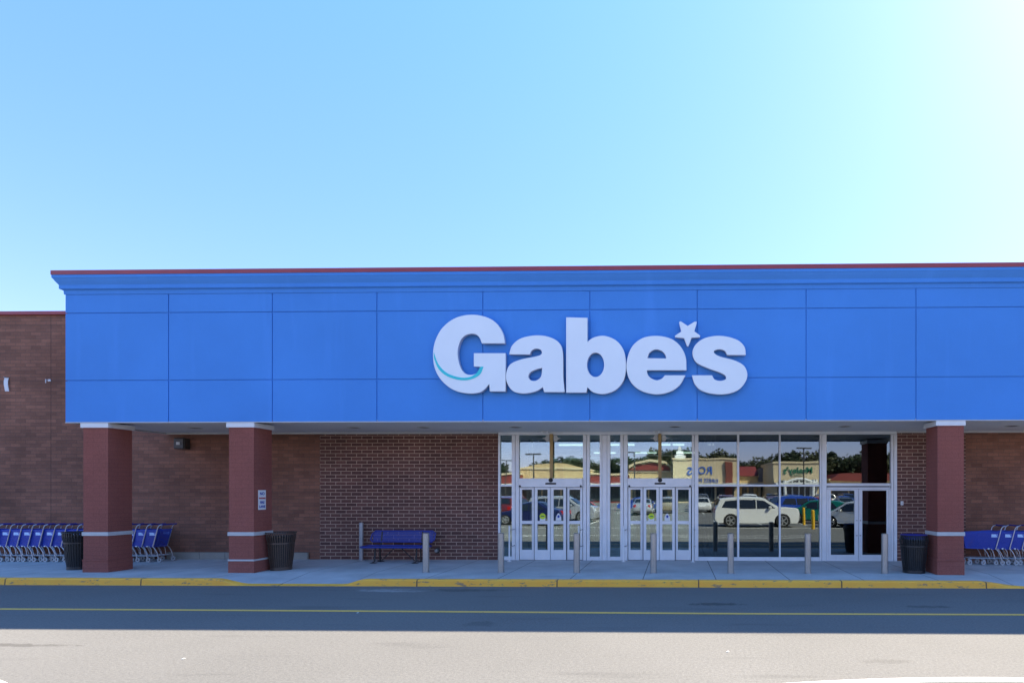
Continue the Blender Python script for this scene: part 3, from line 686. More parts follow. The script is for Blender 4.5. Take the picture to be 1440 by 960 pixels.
# ------------------------------------------------------------------ litter bins
def trash_can(px, py, m, lab, top_liner=None, H=.93, R0=.225, R1=.34):
    x, y = place(px, py)
    t = thing('trash_can', lab, 'trash can', (x, y, WALK))
    N = 36; b = MB()
    for k in range(N):
        a = 2*pi*k/N; P = [(R0, .06), (R0+.035, .35), (R0+.055, H*.72), (R0+.085, H*.88), (R1-.03, H)]
        rad = Vector((cos(a), sin(a), 0)); tan = Vector((-sin(a), cos(a), 0))
        vs = []
        for r, z in P:
            hw = .0125
            vs.append([b.bm.verts.new(rad*(r+dr)+tan*s*hw+Vector((0,0,z))) for dr, s in ((0,-1),(0,1),(.007,1),(.007,-1))])
        for A, B in zip(vs, vs[1:]):
            for q in range(4): b.bm.faces.new((A[q], A[(q+1)%4], B[(q+1)%4], B[q]))
    b.build('slat_body', m, t)
    b = MB(); b.lathe([(R0-.02,.0),(R0+.012,.0),(R0+.012,.075),(R0-.005,.075)], n=36); b.build('foot_ring', m, t, True)
    b = MB(); b.lathe([(R0+.062,H*.70),(R0+.068,H*.70),(R0+.068,H*.74),(R0+.062,H*.74)], n=36); b.build('middle_hoop', m, t, True); b = MB()
    for k in range(24):
        pass
    b.tube([((R1-.02)*cos(2*pi*k/36), (R1-.02)*sin(2*pi*k/36), H) for k in range(36)], .016, 8, True); b.build('hoop', m, t, True)
    b = MB(); b.lathe([(0,.08),(R0-.04,.08),(R0+.02,H-.12),(R0+.06,H-.08),(R0+.05,H-.08),(R0+.0,H-.13),(R0-.06,.1),(0,.1)], n=32); b.build('inner_bin', 'black', t, True)
    if top_liner:
        b = MB(); b.lathe([(R1-.10,H-.30),(R1-.05,H-.03),(R1+.004,H+.012),(R1-.01,H+.022),(R1-.09,H-.02),(R1-.16,H-.20)], n=32); b.build('liner', top_liner, t, True)
    return t
trash_can(112, 799.5, 'can_black', 'dark slatted litter bin half hidden behind the leftmost brick column')
trash_can(395.5, 800.5, 'can_brown', 'brown slatted litter bin beside the second brick column')
trash_can(1285, 804.5, 'can_black', 'black slatted litter bin with blue liner beside the right column', 'liner_blue', H=.90, R0=.24, R1=.31)

# ------------------------------------------------------------------ shopping carts
def make_cart():
    t = thing('shopping_cart', 'blue shopping cart', 'shopping cart')
    hw = .26; r = .011
    # corner points (x, half width, z): nose towards -x
    def P(x, y, z): return Vector((x, y, z))
    A0, A1 = (-.74, .17, .45), (-.82, .20, .84)      # nose bottom / top
    B0, B1 = (0.0, .24, .42), (.15, .27, .95)        # rear bottom / top
    b = MB()
    def panel(p, q, r_, s, nu, nv, bar=.012, th=.004):
        """woven panel between four corners p q (bottom) r_ s (top)"""
        p, q, r_, s = map(Vector, (p, q, r_, s)); n = (q-p).cross(s-p).normalized()*th
        def strip(a, c, d, e):
            v = [b.bm.verts.new(k) for k in (a, c, d, e)]; w = [b.bm.verts.new(k+n) for k in (a, c, d, e)]
            b.bm.faces.new(v); b.bm.faces.new(w[::-1])
            for k in range(4): b.bm.faces.new((v[k], w[k], w[(k+1)%4], v[(k+1)%4]))
        lu = (q-p).length; lv = (s-p).length; hu = bar/lu/2; hv = bar/lv/2
        at = lambda u, v: (p*(1-u)+q*u)*(1-v)+(s*(1-u)+r_*u)*v
        for i in range(nu+1):
            u = min(max(i/nu, hu), 1-hu); strip(at(u-hu, 0), at(u+hu, 0), at(u+hu, 1), at(u-hu, 1))
        for j in range(nv+1):
            v = min(max(j/nv, hv), 1-hv); strip(at(0, v-hv), at(1, v-hv), at(1, v+hv), at(0, v+hv))
    for s in (-1, 1):
        panel((A0[0], s*A0[1], A0[2]), (B0[0], s*B0[1], B0[2]), (B1[0]-.01, s*B1[1], B1[2]-.06), (A1[0], s*A1[1], A1[2]), 34, 17, .0090)
    panel((A0[0], -A0[1], A0[2]), (A0[0], A0[1], A0[2]), (A1[0], A1[1], A1[2]), (A1[0], -A1[1], A1[2]), 12, 12, .0100)
    panel((A0[0], -A0[1], A0[2]), (A0[0], A0[1], A0[2]), (B0[0], B0[1], B0[2]), (B0[0], -B0[1], B0[2]), 12, 20, .0100)
    panel((B0[0]+.01, -B0[1]+.01, B0[2]), (B0[0]+.01, B0[1]-.01, B0[2]), (B1[0]-.02, B1[1]-.01, B1[2]-.06), (B1[0]-.02, -B1[1]+.01, B1[2]-.06), 14, 14, .0080)
    bk = b.build('basket', 'cart_blue', t)
    b = MB()
    rim = [(A1[0], -A1[1], A1[2]), (B1[0]-.01, -B1[1], B1[2]-.06), (B1[0]-.01, B1[1], B1[2]-.06), (A1[0], A1[1], A1[2])]
    b.tube(rim, .014, 8, True)
    b.tube([(A0[0], -A0[1], A0[2]), (B0[0], -B0[1], B0[2]), (B0[0], B0[1], B0[2]), (A0[0], A0[1], A0[2])], .011, 8, True); b.build('rim', 'cart_blue', bk, True)
    for s in (-1, 1):
        y = s*(B0[1]+.018)
        b = MB(); b.box(-.085, .085, y-.003, y+.003, .74, .82, 0, Matrix.Translation((-.02, 0, 0))); b.build('placard', 'cart_label', bk)
        b = MB(); b.box(-.20, -.15, s*(B0[1]+.012)-.01, s*(B0[1]+.012)+.01, .42, .45, .004); b.build('clip', 'white_paint', bk)
    b = MB()
    for s in (-1, 1):
        y = s*.275
        b.tube([(.16, y, .085), (.135, y, .20), (.12, y, .27), (.06, y, .37), (0, y, .43), (.05, y, .60), (.12, y, .86), (.15, y, .97), (.19, y, 1.02), (.26, y, 1.04)], .0135)
        b.tube([(-.60, s*.20, .125), (-.70, s*.20, .15), (-.66, s*.21, .17), (-.1, s*.25, .175), (.14, y, .175)], .0125)
        b.tube([(-.30, s*.235, .44), (-.22, s*.245, .33), (-.15, s*.25, .18)], .011)
        b.tube([(-.12, s*.255, .44), (-.06, s*.26, .36), (-.03, s*.26, .18)], .009)
    for x, z, h in ((-.66, .17, .20), (-.35, .175, .22), (0, .43, .27), (.13, .175, .27)): b.tube([(x, -h, z), (x, h, z)], .010)
    for k in range(5): b.tube([(-.66, -.16+k*.08, .178), (.12, -.16+k*.08, .183)], .005, 6)
    b.build('frame', 'chrome_wire', t, True)
    b = MB(); b.tube([(.26, -.275, 1.04), (.26, .275, 1.04)], .019, 10); b.build('handle', 'cart_blue_dark', t, True)
    for x, y in ((-.66, -.20), (-.66, .20), (.17, -.265), (.17, .265)):
        b = MB(); b.cyl((x+.01, y-.016, .062), (x+.01, y+.016, .062), .062, n=20); wh = b.build('wheel', 'wheel_grey', t, True)
        b = MB(); b.cyl((x+.01, y-.018, .062), (x+.01, y+.018, .062), .024, n=12); b.build('hub', 'black', wh, True)
        b = MB(); b.box(x-.02, x+.012, y-.024, y-.018, .055, .14); b.box(x-.02, x+.012, y+.018, y+.024, .055, .14); b.box(x-.02, x+.012, y-.024, y+.024, .135, .15); b.build('caster_fork', 'galvanised', t)
    return t
ords = ['rightmost', 'second from the right', 'third from the right', 'fourth from the right', 'fifth from the right', 'sixth from the right', 'seventh from the right', 'eighth from the right', 'ninth from the right', 'tenth from the right', 'eleventh from the right', 'twelfth from the right', 'thirteenth from the right', 'fourteenth from the right', 'fifteenth from the right', 'sixteenth from the right', 'seventeenth from the right']
cart0 = make_cart(); CY = 15.68
lefts = [218, 201.5, 186, 170, 154, 138, 122, 104.5, 88.5, 72.5, 57, 41.2, 25.6, 9.6, -6, -22]
for i, px in enumerate(lefts):
    x = PX(px-1, CY-.21); lab = 'blue shopping cart, %s in the nested row by the leftmost column' % ords[i]
    jit = (random.uniform(-.006, .006))
    if i == 0: cart0.location = (x, CY-.03, WALK); cart0.scale = (1, .82, 1); tag(cart0, lab, None, 'nested carts at the left wall')
    else: dup(cart0, (x, CY+jit*2, WALK+.0), rz=jit, label=lab, group='nested carts at the left wall')
rl = ['front', 'second', 'third', 'fourth', 'fifth']
for i, px in enumerate([1401.5, 1421, 1438.5, 1456, 1473]):
    dup(cart0, (PX(px, 15.25), 15.52, WALK), rz=0.0, label='blue shopping cart, %s of the nested row right of the right column' % rl[i], group='nested carts at the right wall')

# ------------------------------------------------------------------ small fixtures
t = thing('wall_pack_light', 'dark bronze square wall light with small pale lens under the soffit', 'wall light', (PX(259.5, YW), YW+.02, PZ(259.5, 624, YW)))
b = MB(); b.box(-.16, .16, -.20, 0, -.16, .16, .02); b.build('housing', 'bronze', t)
b = MB(); b.box(-.14, .14, -.225, -.201, -.14, .14, .008); b.build('door_frame', 'bronze', t)
b = MB(); b.box(-.055, .055, -.24, -.226, -.04, .045, .006); b.build('lens', 'pack_lens', t)
t = thing('wall_bracket', 'small white bracket on the brick wing near the blue fascia', 'bracket', (PX(68.5, YW), YW+.02, PZ(68.5, 534.5, YW)))
b = MB(); b.box(-.04, .04, -.01, 0, -.03, .03); b.cyl((0, -.10, .0), (0, -.01, 0), .012, n=8); b.cyl((.0, -.10, .015), (0.0, -.10, -.09), .01, n=8); b.build('bracket_arm', 'white_paint', t)
t = thing('banner_remnant', 'curled strip of white banner hanging at the left edge of the brick wing', 'banner strip', (PX(10, YW), YW+.02, PZ(10, 541, YW)))
b = MB(); P = [(-.0, .20, -.06), (-.012, .10, -.07), (-.004, .0, -.075), (.008, -.10, -.07), (.018, -.19, -.062)]
for i in range(4):
    (x0, z0, y0), (x1, z1, y1) = P[i], P[i+1]; b.box(0, 1, 0, 1, 0, 1, 0, Matrix(((.085, 0, x1-x0, x0-.03), (.03, .006, y1-y0, y0), (0, 0, z1-z0, z0), (0,0,0,1))))
b.build('strip', 'white_paint', t)
b = MB(); b.cyl((.02, -.12, .21), (.02, 0, .21), .012, n=8); b.build('hook', 'galvanised', t)
t = thing('wall_outlet_pipe', 'small round grey pipe outlet low on the brick wall right of the bench', 'pipe', (PX(615, YW), YW, PZ(615, 773.5, YW)))
b = MB(); b.cyl((0, -.09, 0), (0, 0, 0), .045, n=18); b.build('pipe', 'galvanised', t, True)
b = MB(); b.cyl((0, -.012, 0), (0, -.001, 0), .085, n=20); b.build('flange', 'bronze', t, True)
t = thing('wall_switch_box', 'small white box on the brick beside the swing doors', 'switch box', (PX(1268, YW), YW, PZ(1268, 707, YW)))
b = MB(); b.box(-.035, .035, -.04, 0, -.055, .055, .006); b.build('box', 'white_paint', t)
b = MB(); b.box(-.012, .012, -.046, -.0405, -.03, .03); b.build('button', 'gray_trim', t)
# recessed downlights in the soffit
lab = {275: 'recessed soffit light between the two left columns', 498: 'recessed soffit light right of the second column', 596: 'recessed soffit light above the bench', 725: 'recessed soffit light above the left sliding doors', 949: 'recessed soffit light above the right sliding doors', 1188: 'recessed soffit light above the swing doors', 1423: 'recessed soffit light right of the right column'}
d0 = None
for px, l in lab.items():
    Yd = 14.9; loc = (PX(px, Yd), Yd, SOF)
    if d0 is None:
        d0 = thing('soffit_light', l, 'ceiling light', loc, 0, 'recessed soffit lights')
        b = MB(); b.lathe([(.13, -.001), (.165, -.001), (.165, -.012), (.13, -.012), (.13, -.001)], n=28); b.build('trim_ring', 'gray_trim', d0, True)
        b = MB(); b.lathe([(.13, -.004), (.0, -.004)], n=28); b.build('lens', 'black', d0)
    else: dup(d0, loc, label=l)
for px, l in ((769, 'small white sensor over the left transom window'), (923.5, 'small white sensor over the right transom window')):
    t = thing('ceiling_sensor', l, 'sensor', (PX(px, YW), YW-.22, SOF), 0, 'white sensors over the sliding doors')
    b = MB(); b.box(-.11, .11, -.06, .06, -.055, -.001, .015); b.build('housing', 'white_paint', t)
    b = MB(); b.box(-.05, .05, -.065, -.0605, -.045, -.02); b.build('window', 'gray_trim', t)
# fire lane sign on the east face of the second column
xs_ = cx2+CW
def col_y(px):  # where a sight line meets the plane x = xs_
    u = (px-PPX)/F; return xs_*(cos(YAW)+u*sin(YAW))/(u*cos(YAW)-sin(YAW))
ya, yb = col_y(363.3), col_y(373.2)
ym = (ya+yb)/2; wS = .305; zc = PZ(368, 702.5, ym); hS = .48
t = thing('fire_lane_sign', 'small tall white no parking sign on the side of the second column', 'sign', (xs_, ym, zc))
b = MB(); b.box(.001, .006, -abs(yb-ya)/2-.01, abs(yb-ya)/2+.01, -hS/2, hS/2, .002); b.build('plate', 'white_paint', t)
for body, z, s, m in (('NO', .12, .10, 'sign_blue_ink'), ('PARKING', .025, .052, 'sign_red_ink'), ('FIRE', -.09, .085, 'sign_blue_ink'), ('LANE', -.19, .085, 'sign_blue_ink')):
    text_mesh('lettering', body, .009, z, s, m, t, 0, .003, R(90), .001)

for px, py, l in ((258, 926, 'small scrap of white paper on the sunlit lot at the left'), (1023, 916, 'small scrap of white paper on the sunlit lot at the right'), (503, 861.5, 'tiny scrap of white paper by the yellow road line')):
    D_ = EYE*F/(py-HOR); u = (px-PPX)/F; b = MB()
    v = [(-.018, -.015, .004), (.015, -.022, .007), (.022, .01, .010), (-.01, .02, .005), (.0, .0, .014)]
    vs = [b.bm.verts.new(q) for q in v]
    for q in ((0, 1, 4), (1, 2, 4), (2, 3, 4), (3, 0, 4)): b.bm.faces.new([vs[k] for k in q])
    o = b.build('paper_scrap', 'white_paint'); o.location = (u*D_*cos(YAW)-D_*sin(YAW), D_*cos(YAW)+u*D_*sin(YAW), 0); tag(o, l, 'litter', 'paper scraps on the ground')

# ------------------------------------------------------------------ the world behind the photographer (seen in the glass)
def RP(px, D):
    """(x, y) of a thing whose mirror image in the storefront is seen at px, D metres away"""
    x = PX(px, D); return x, 2*YW-D
def RZ(px, py, D): return PZ(px, py, D)
PROFILES = {
 'suv': dict(L=5.0, W=1.92, body=[(-2.48,.42),(-2.50,.75),(-2.42,1.02),(-2.30,1.10),(-1.32,1.17),(-.60,1.66),(-.35,1.76),(.4,1.80),(1.5,1.76),(2.15,1.68),(2.36,1.22),(2.46,1.05),(2.48,.55),(2.42,.36)], arch=[(-1.55,.40),(1.52,.40)],
    win=[[(-1.12,1.17),(-.50,1.62),(-.02,1.67),(-.02,1.15)],[(.04,1.15),(.04,1.67),(.98,1.66),(.98,1.15)],[(1.04,1.15),(1.04,1.66),(1.85,1.60),(2.10,1.20)]], belt=1.15),
 'sedan': dict(L=4.6, W=1.80, body=[(-2.28,.38),(-2.30,.62),(-2.10,.80),(-1.15,.96),(-.45,1.38),(.1,1.45),(.75,1.41),(1.45,1.05),(2.15,.98),(2.28,.75),(2.28,.42),(2.2,.32)], arch=[(-1.42,.34),(1.38,.34)],
    win=[[(-.98,.97),(-.38,1.34),(.12,1.38),(.12,.97)],[(.17,.97),(.17,1.38),(.68,1.34),(1.22,1.02)]], belt=.96),
 'hatch': dict(L=4.1, W=1.78, body=[(-2.03,.38),(-2.05,.68),(-1.85,.88),(-1.15,1.0),(-.45,1.46),(.3,1.54),(1.3,1.48),(1.72,1.36),(1.98,.98),(2.03,.60),(1.98,.35)], arch=[(-1.28,.34),(1.24,.34)],
    win=[[(-.98,1.0),(-.38,1.40),(.12,1.45),(.12,.98)],[(.17,.98),(.17,1.45),(1.05,1.41),(1.38,1.05)]], belt=.98)}
def make_car(kind, paint, name, label, cat, loc, rz, group=None):
    p = PROFILES[kind]; t = thing(name, label, cat, loc, rz, group); W = p['W']/2
    # outline with wheel arches, counter-clockwise from nose bottom along the sill
    top = p['body']; ra = p['arch'][0][1]+.07; bot = []
    z0 = .26
    for cx, r in p['arch'][::-1]:
        bot.append((cx+ra, z0))
        bot += [(cx+ra*cos(a), r-.03+ra*sin(a)) for a in [pi*k/10 for k in range(1, 10)]]
        bot.append((cx-ra, z0))
    ol = top+[(top[-1][0]-.1, z0)]+bot+[(top[0][0]+.08, z0)]
    belt = p['belt']
    def yy(z, f): return W*f if z <= belt else W*f-(z-belt)*.34*f
    b = MB(); rings = []
    for f, inset in ((-1, .05), (-1.0, 0), (-.5, -.01), (.5, -.01), (1.0, 0), (1, .05)):
        sg = 1 if f > 0 else -1; ring = []
        cxm = 0; czm = .9
        for x, z in ol:
            k = 1-(inset*.6 if z > .5 else 0); 
            yv = (abs(yy(z, 1))-(0.0 if inset != 0 and inset < 0 else 0))*sg
            if abs(f) == .5: yv = yy(z, 1)*.6*sg; xx = x*1.012; zz_ = z+(.03 if z > belt else 0)
            elif inset == 0: yv = (abs(yy(z, 1))-.05)*sg; xx = x; zz_ = z
            else: yv = abs(yy(z, 1))*sg; xx = x*.985; zz_ = z-(.03 if z > .5 else 0)
            ring.append(b.bm.verts.new((xx, yv, zz_)))
        rings.append(ring)
    n = len(ol)
    for A, B in zip(rings, rings[1:]):
        for k in range(n): b.bm.faces.new((A[k], A[(k+1) % n], B[(k+1) % n], B[k]))
    b.bm.faces.new(rings[0][::-1]); b.bm.faces.new(rings[-1])
    body = b.build('body', paint, t, True)
    for sg in (-1, 1):
        for wn in p['win']:
            b = MB(); lo = [(x*.985, sg*(yy(z, 1)+.006), z-.03) for x, z in wn]; li = [(x*.985, sg*(yy(z, 1)-.02), z-.03) for x, z in wn]
            v = [b.bm.verts.new(q) for q in lo]; w_ = [b.bm.verts.new(q) for q in li]
            b.bm.faces.new(v); b.bm.faces.new(w_[::-1])
            for k in range(len(v)): b.bm.faces.new((v[k], w_[k], w_[(k+1) % len(v)], v[(k+1) % len(v)]))
            b.build('window', 'car_glass', t)
    # windscreen and rear glass
    zb = belt
    fr = [q for q in top if q[1] >= belt*1.0]; 
    i0 = max(i for i, q in enumerate(top) if q[0] < 0 and q[1] <= belt+.03); a, c = top[i0], top[i0+1]
    j0 = min(i for i, q in enumerate(top) if q[0] > 0.5 and q[1] <= belt+.09 and i > i0+1); e, g_ = top[j0], top[j0-1]
    for (p0, p1), nm in (((a, c), 'windscreen'), ((e, g_), 'rear_window')):
        b = MB(); d = -1 if nm == 'windscreen' else 1
        q0 = (p0[0]+(p1[0]-p0[0])*.12, p0[1]+(p1[1]-p0[1])*.12); q1 = (p0[0]+(p1[0]-p0[0])*.92, p0[1]+(p1[1]-p0[1])*.92)
        pts = [(q0[0]*1.012+d*.02, -W*.82, q0[1]+.04), (q0[0]*1.012+d*.02, W*.82, q0[1]+.04), (q1[0]*1.012+d*.02, W*.70, q1[1]+.045), (q1[0]*1.012+d*.02, -W*.70, q1[1]+.045)]
        b.quad(*pts); b.quad(*[(x-d*.05, y, z-.02) for x, y, z in pts]); b.build(nm, 'car_glass', t)
    for cx, r in p['arch']:
        for sg in (-1, 1):
            b = MB(); b.cyl((cx, sg*(W-.22), r), (cx, sg*(W+.01), r), r, n=28); wh = b.build('wheel', 'tyre', t, True)
            b = MB()
            for k in range(5):
                a_ = 2*pi*k/5+.3; b.box(-.035, .035, -.01, .01, .03, r*.68, 0, Matrix.Translation((cx, sg*(W+.015), r)) @ Matrix.Rotation(a_, 4, 'Y'))
            b.tube([(cx+r*.66*cos(2*pi*k/24), sg*(W+.012), r+r*.66*sin(2*pi*k/24)) for k in range(24)], .022, 6, True); b.cyl((cx, sg*W, r), (cx, sg*(W+.03), r), .06, n=12)
            b.build('rim', 'alloy', wh, True)
        b = MB(); b.box(cx-ra+.02, cx+ra-.02, -W+.25, W-.25, .2, r*2, 0); b.build('axle_housing', 'black', t)
    hx = top[2][0]; tx = top[-3][0]
    for sg in (-1, 1):
        b = MB(); b.box(top[1][0]-.01, top[1][0]+.22, sg*W*.62-.16, sg*W*.62+.16+.03*sg, top[1][1]-.03, top[1][1]+.15, .04); b.build('headlight', 'lamp_clear', t)
        b = MB(); b.box(top[-2][0]-.16, top[-2][0]+.02, sg*W*.74-.12, sg*W*.74+.12, belt-.28, belt-.02, .03); b.build('tail_light', 'lamp_red', t)
        mx = p['win'][0][0][0]+.25; b = MB(); b.box(mx, mx+.16, sg*W, sg*(W+.18), belt-.02, belt+.12, .03); b.build('mirror', paint, t)
    b = MB(); b.box(top[0][0]-.015, top[0][0]+.06, -W*.45, W*.45, .42, top[1][1], .02); b.build('grille', 'black', t)
    return t
def car(kind, paint, px, D, rz, name, label, cat): return make_car(kind, 'car_'+paint, name, label, cat, (*RP(px, D), 0), rz, 'cars in the parking lot')
# reflection flips left and right along depth only: a car nose to +x in the mirror is nose to +x here
car('suv', 'white', 1061, 34.4, R(180), 'parked_suv', 'white SUV with dark windows driving lane nearest the store', 'car')
car('suv', 'blue', 1132, 42.0, R(172), 'parked_suv', 'bright blue SUV behind the yellow bollards', 'car')
car('hatch', 'green', 1150, 38.5, R(20), 'parked_hatchback', 'green hatchback beside the blue SUV', 'car')
car('hatch', 'white', 1206, 33.5, R(40), 'parked_hatchback', 'white hatchback at the end of the lane', 'car')
car('sedan', 'navy', 748, 36, R(8), 'parked_sedan', 'dark blue sedan in the first row', 'car')
car('suv', 'maroon', 720, 41, R(95), 'parked_suv', 'maroon SUV nose in behind the dark sedan', 'car')
car('suv', 'silver', 792, 40, R(185), 'parked_suv', 'silver SUV in the second row', 'car')
car('sedan', 'red', 815, 43, R(120), 'parked_sedan', 'red sedan beside the silver SUV', 'car')
car('sedan', 'silver', 905, 52, R(90), 'parked_sedan', 'silver sedan nose in on its own', 'car')
car('sedan', 'blue', 898, 64, R(5), 'parked_sedan', 'blue sedan far down the lot', 'car')
car('hatch', 'tan', 935, 58, R(85), 'parked_hatchback', 'tan hatchback in the middle rows', 'car')
cs = ['white', 'silver', 'grey', 'black', 'navy', 'red', 'tan', 'maroon', 'blue', 'green']
pos = ['closest', 'second', 'third', 'fourth', 'fifth', 'sixth']
k = 0
for ri, D in enumerate((60, 68, 80)):
    for px in range(985, 1240, 34):
        kk = ('sedan', 'suv', 'hatch')[k % 3]; pc = cs[(k*7) % 10]
        car(kk, pc, px+random.uniform(-4, 4), D+random.uniform(-.5, .5), R(90 if k % 2 else 270), 'parked_'+{'sedan': 'sedan', 'suv': 'suv', 'hatch': 'hatchback'}[kk], '%s %s in the %s far row, %s from the street end' % (pc, {'sedan': 'sedan', 'suv': 'SUV', 'hatch': 'hatchback'}[kk], ('first', 'second', 'last')[ri], ['first','second','third','fourth','fifth','sixth','seventh','eighth'][(px-985)//34]), 'car'); k += 1
for px, D, lab in ((1130.5, 36.5, 'yellow safety bollard, farther of the pair in the lot'), (1144, 32.0, 'yellow safety bollard, nearer of the pair in the lot')):
    t = thing('safety_bollard', lab, 'bollard', (*RP(px, D), 0), 0, 'yellow bollards in the lot'); b = MB(); b.cyl((0,0,0), (0,0,1.0), .095, n=20); b.build('post', 'bollard_yellow', t, True)
    b = MB(); b.lathe([(.097,.98),(.09,1.02),(.05,1.05),(0,1.06)], n=20); b.build('cap', 'bollard_yellow', t, True)
# strip mall
mall = []
def mblock(p0, p1, ytop, D, m, name, label, depth=14, ybase=0):
    x0, y = RP(p0, D); x1, _ = RP(p1, D); z1 = RZ((p0+p1)/2, ytop, D)
    t = thing(name, label, 'building', ((x0+x1)/2, y, 0)); h = (x1-x0)/2
    b = MB(); b.box(-h, h, -depth, 0, -.05, z1, 0); b.build('wall', m, t)
    b = MB(); b.box(-h-.15, h+.15, -depth-.1, .2, z1, z1+.35, .03); b.build('parapet', 'cream_stucco', t)
    b = MB(); nb = max(2, int(2*h/3.5))
    for i in range(nb):
        xx = -h+.5+i*(2*h-1)/nb; b.box(xx, xx+(2*h-1)/nb-.35, -.05, .06, .3, 3.0)
    b.build('shop_windows', 'shop_glass', t)
    b = MB(); b.box(-h, h, .05, 1.6, 3.2, 3.7, .03); b.build('canopy', 'white_trim', t)
    return t, h, z1
D = 112
t, h, z = mblock(640, 731, 668, D, 'red_roof', 'strip_mall_shop', 'low red shop front at the far left of the opposite strip mall')
t, h, z = mblock(732, 822, 660, D+2, 'tan_stucco', 'strip_mall_shop', 'tan stucco shop with gently arched parapet')
b = MB(); b.prism([(-h*.95, z+.3), (-h*.5, z+1.0), (0, z+1.25), (h*.5, z+1.0), (h*.95, z+.3)], -1, .1); b.build('gable', 'tan_stucco', t)
t, h, z = mblock(823, 884, 668, D, 'red_roof', 'strip_mall_shop', 'red shop front right of the tan stucco shop')
t, h, z = mblock(885, 944, 664, D, 'tan_stucco', 'strip_mall_shop', 'shop with red arched roof bands beside the cream block')
b = MB(); b.prism([(-h, z+.4), (-h*.7, z+1.4), (0, z+2.0), (h*.7, z+1.5), (h, z+.4)], -6, .4); b.build('roof', 'red_roof', t)
b = MB(); b.prism([(-h, z+1.3), (-h*.7, z+1.95), (0, z+2.6), (h*.7, z+2.1), (h, z+1.0), (h, z+.7), (h*.7, z+1.7), (0, z+2.15), (-h*.7, z+1.55), (-h, z+.7)], .41, .8); b.build('roof_trim', 'cream_stucco', t)
t, h, z = mblock(946, 1039, 646, D-4, 'cream_stucco', 'strip_mall_shop', 'tall cream block with blue lettering')
text_mesh('lettering', 'ROSS', h*.20-h*.55+1.1, z-2.9, 2.1, 'sign_deep_blue', t, .1, .02, R(180), .04)
text_mesh('lettering', 'DRESS FOR LESS', h*.20-h*.55+1.1, z-4.3, .95, 'sign_deep_blue', t, .1, .0, R(180), .04)
b = MB(); b.box(h*.58, h*.80, .01, .5, 0, z-.4, .03); b.build('pier', 'brick_pier_red', t)
b = MB()
for k in range(3): b.box(-h*.93+k*.35, -h*.62-k*.35, -3+k*.35, -.4-k*.35, z+.36+k*.75, z+.85+k*.75, .04); b.box(-h*.88+k*.35, -h*.67-k*.35, -2.6+k*.35, -.8-k*.35, z+.3+k*.75, z+1.2+k*.75)
b.build('cupola', 'white_trim', t)
t, h, z = mblock(1040, 1066, 670, D, 'tan_stucco', 'strip_mall_shop', 'small tan shop with sloping red roof beside the cream block')
b = MB(); b.prism([(.6, z+.2), (-4, z+2.2), (-4, z)], -h, h, 'x'); b.build('roof', 'red_roof', t)
t, h, z = mblock(1067, 1087, 678, D, 'cream_stucco', 'strip_mall_shop', 'narrow shop with grey slate pitched roof')
b = MB(); b.prism([(-h, z+2.8), (-h*.1, z+3.0), (h, z+.3), (h, z), (-h, z)], -8, .5); b.build('roof', 'slate_roof', t)
t, h, z = mblock(1088, 1156, 651, D-12, 'cream_stucco', 'furniture_store', 'cream furniture store with green script lettering and arched grey canopy')
text_mesh('lettering', "Mealey's", 0, z-1.7, 1.55, 'sign_green', t, .1, .02, R(180), .04)
b = MB(); b.box(-h*.25, h*.25, .12, .2, z-2.1, z-2.0); b.build('underline', 'sign_green', t)
b = MB(); b.box(-h*.8, h*.8, .06, .3, .2, z-2.9); b.build('glass_front', 'shop_glass', t)
b = MB()
for k in range(7): b.box(-h*.78+k*h*.255, -h*.78+k*h*.255+.2, .31, .5, .2, z-2.9)
b.tube([(-h*.85+h*1.7*i/20, 1.2, 3.2+1.1*sin(pi*i/20)) for i in range(21)], .22, 8)
for q in (-.6, .6): b.cyl((h*q, 1.2, 0), (h*q, 1.2, z-2.9), .3, n=16)
b.build('canopy_frame', 'white_trim', t)
t, h, z = mblock(1166, 1300, 676, D+3, 'tan_stucco', 'strip_mall_shop', 'low shop with red hipped roof at the right end')
b = MB(); b.prism([(-h, z), (-h*.8, z+1.6), (h*.8, z+1.6), (h, z)], -8, .5); b.build('roof', 'red_roof', t)
t, h, z = mblock(1301, 1500, 672, D+3, 'cream_stucco', 'strip_mall_shop', 'long plain cream shop at the far right end')
# lot lights
def lot_light(px, D, ytop, lab):
    x, y = RP(px, D); H = RZ(px, ytop, D); t = thing('lot_light', lab, 'street lamp', (x, y, 0), 0, 'lamps in the parking lot')
    b = MB(); b.cyl((0,0,0), (0,0,.8), .3, n=20); b.build('base', 'pale_concrete', t, True)
    b = MB(); b.cyl((0,0,.8), (0,0,H), .11, .08, n=12); b.build('pole', 'pole_dark', t, True)
    for sg in (-1, 1):
        b = MB(); b.box(sg*.5-.45, sg*.5+.45, -.22, .22, H-.02, H+.14, .03); b.box(-.5, .5, -.04, .04, H+.02, H+.08); b.build('lamp_head', 'pole_dark', t)
lot_light(750, 66, 639, 'double headed lot lamp before the tan stucco shop'); lot_light(1130, 75, 631, 'double headed lot lamp before the furniture store'); lot_light(711, 100, 648, 'double headed lot lamp at the far left'); lot_light(892, 85, 636, 'double headed lot lamp before the red roofed shop')
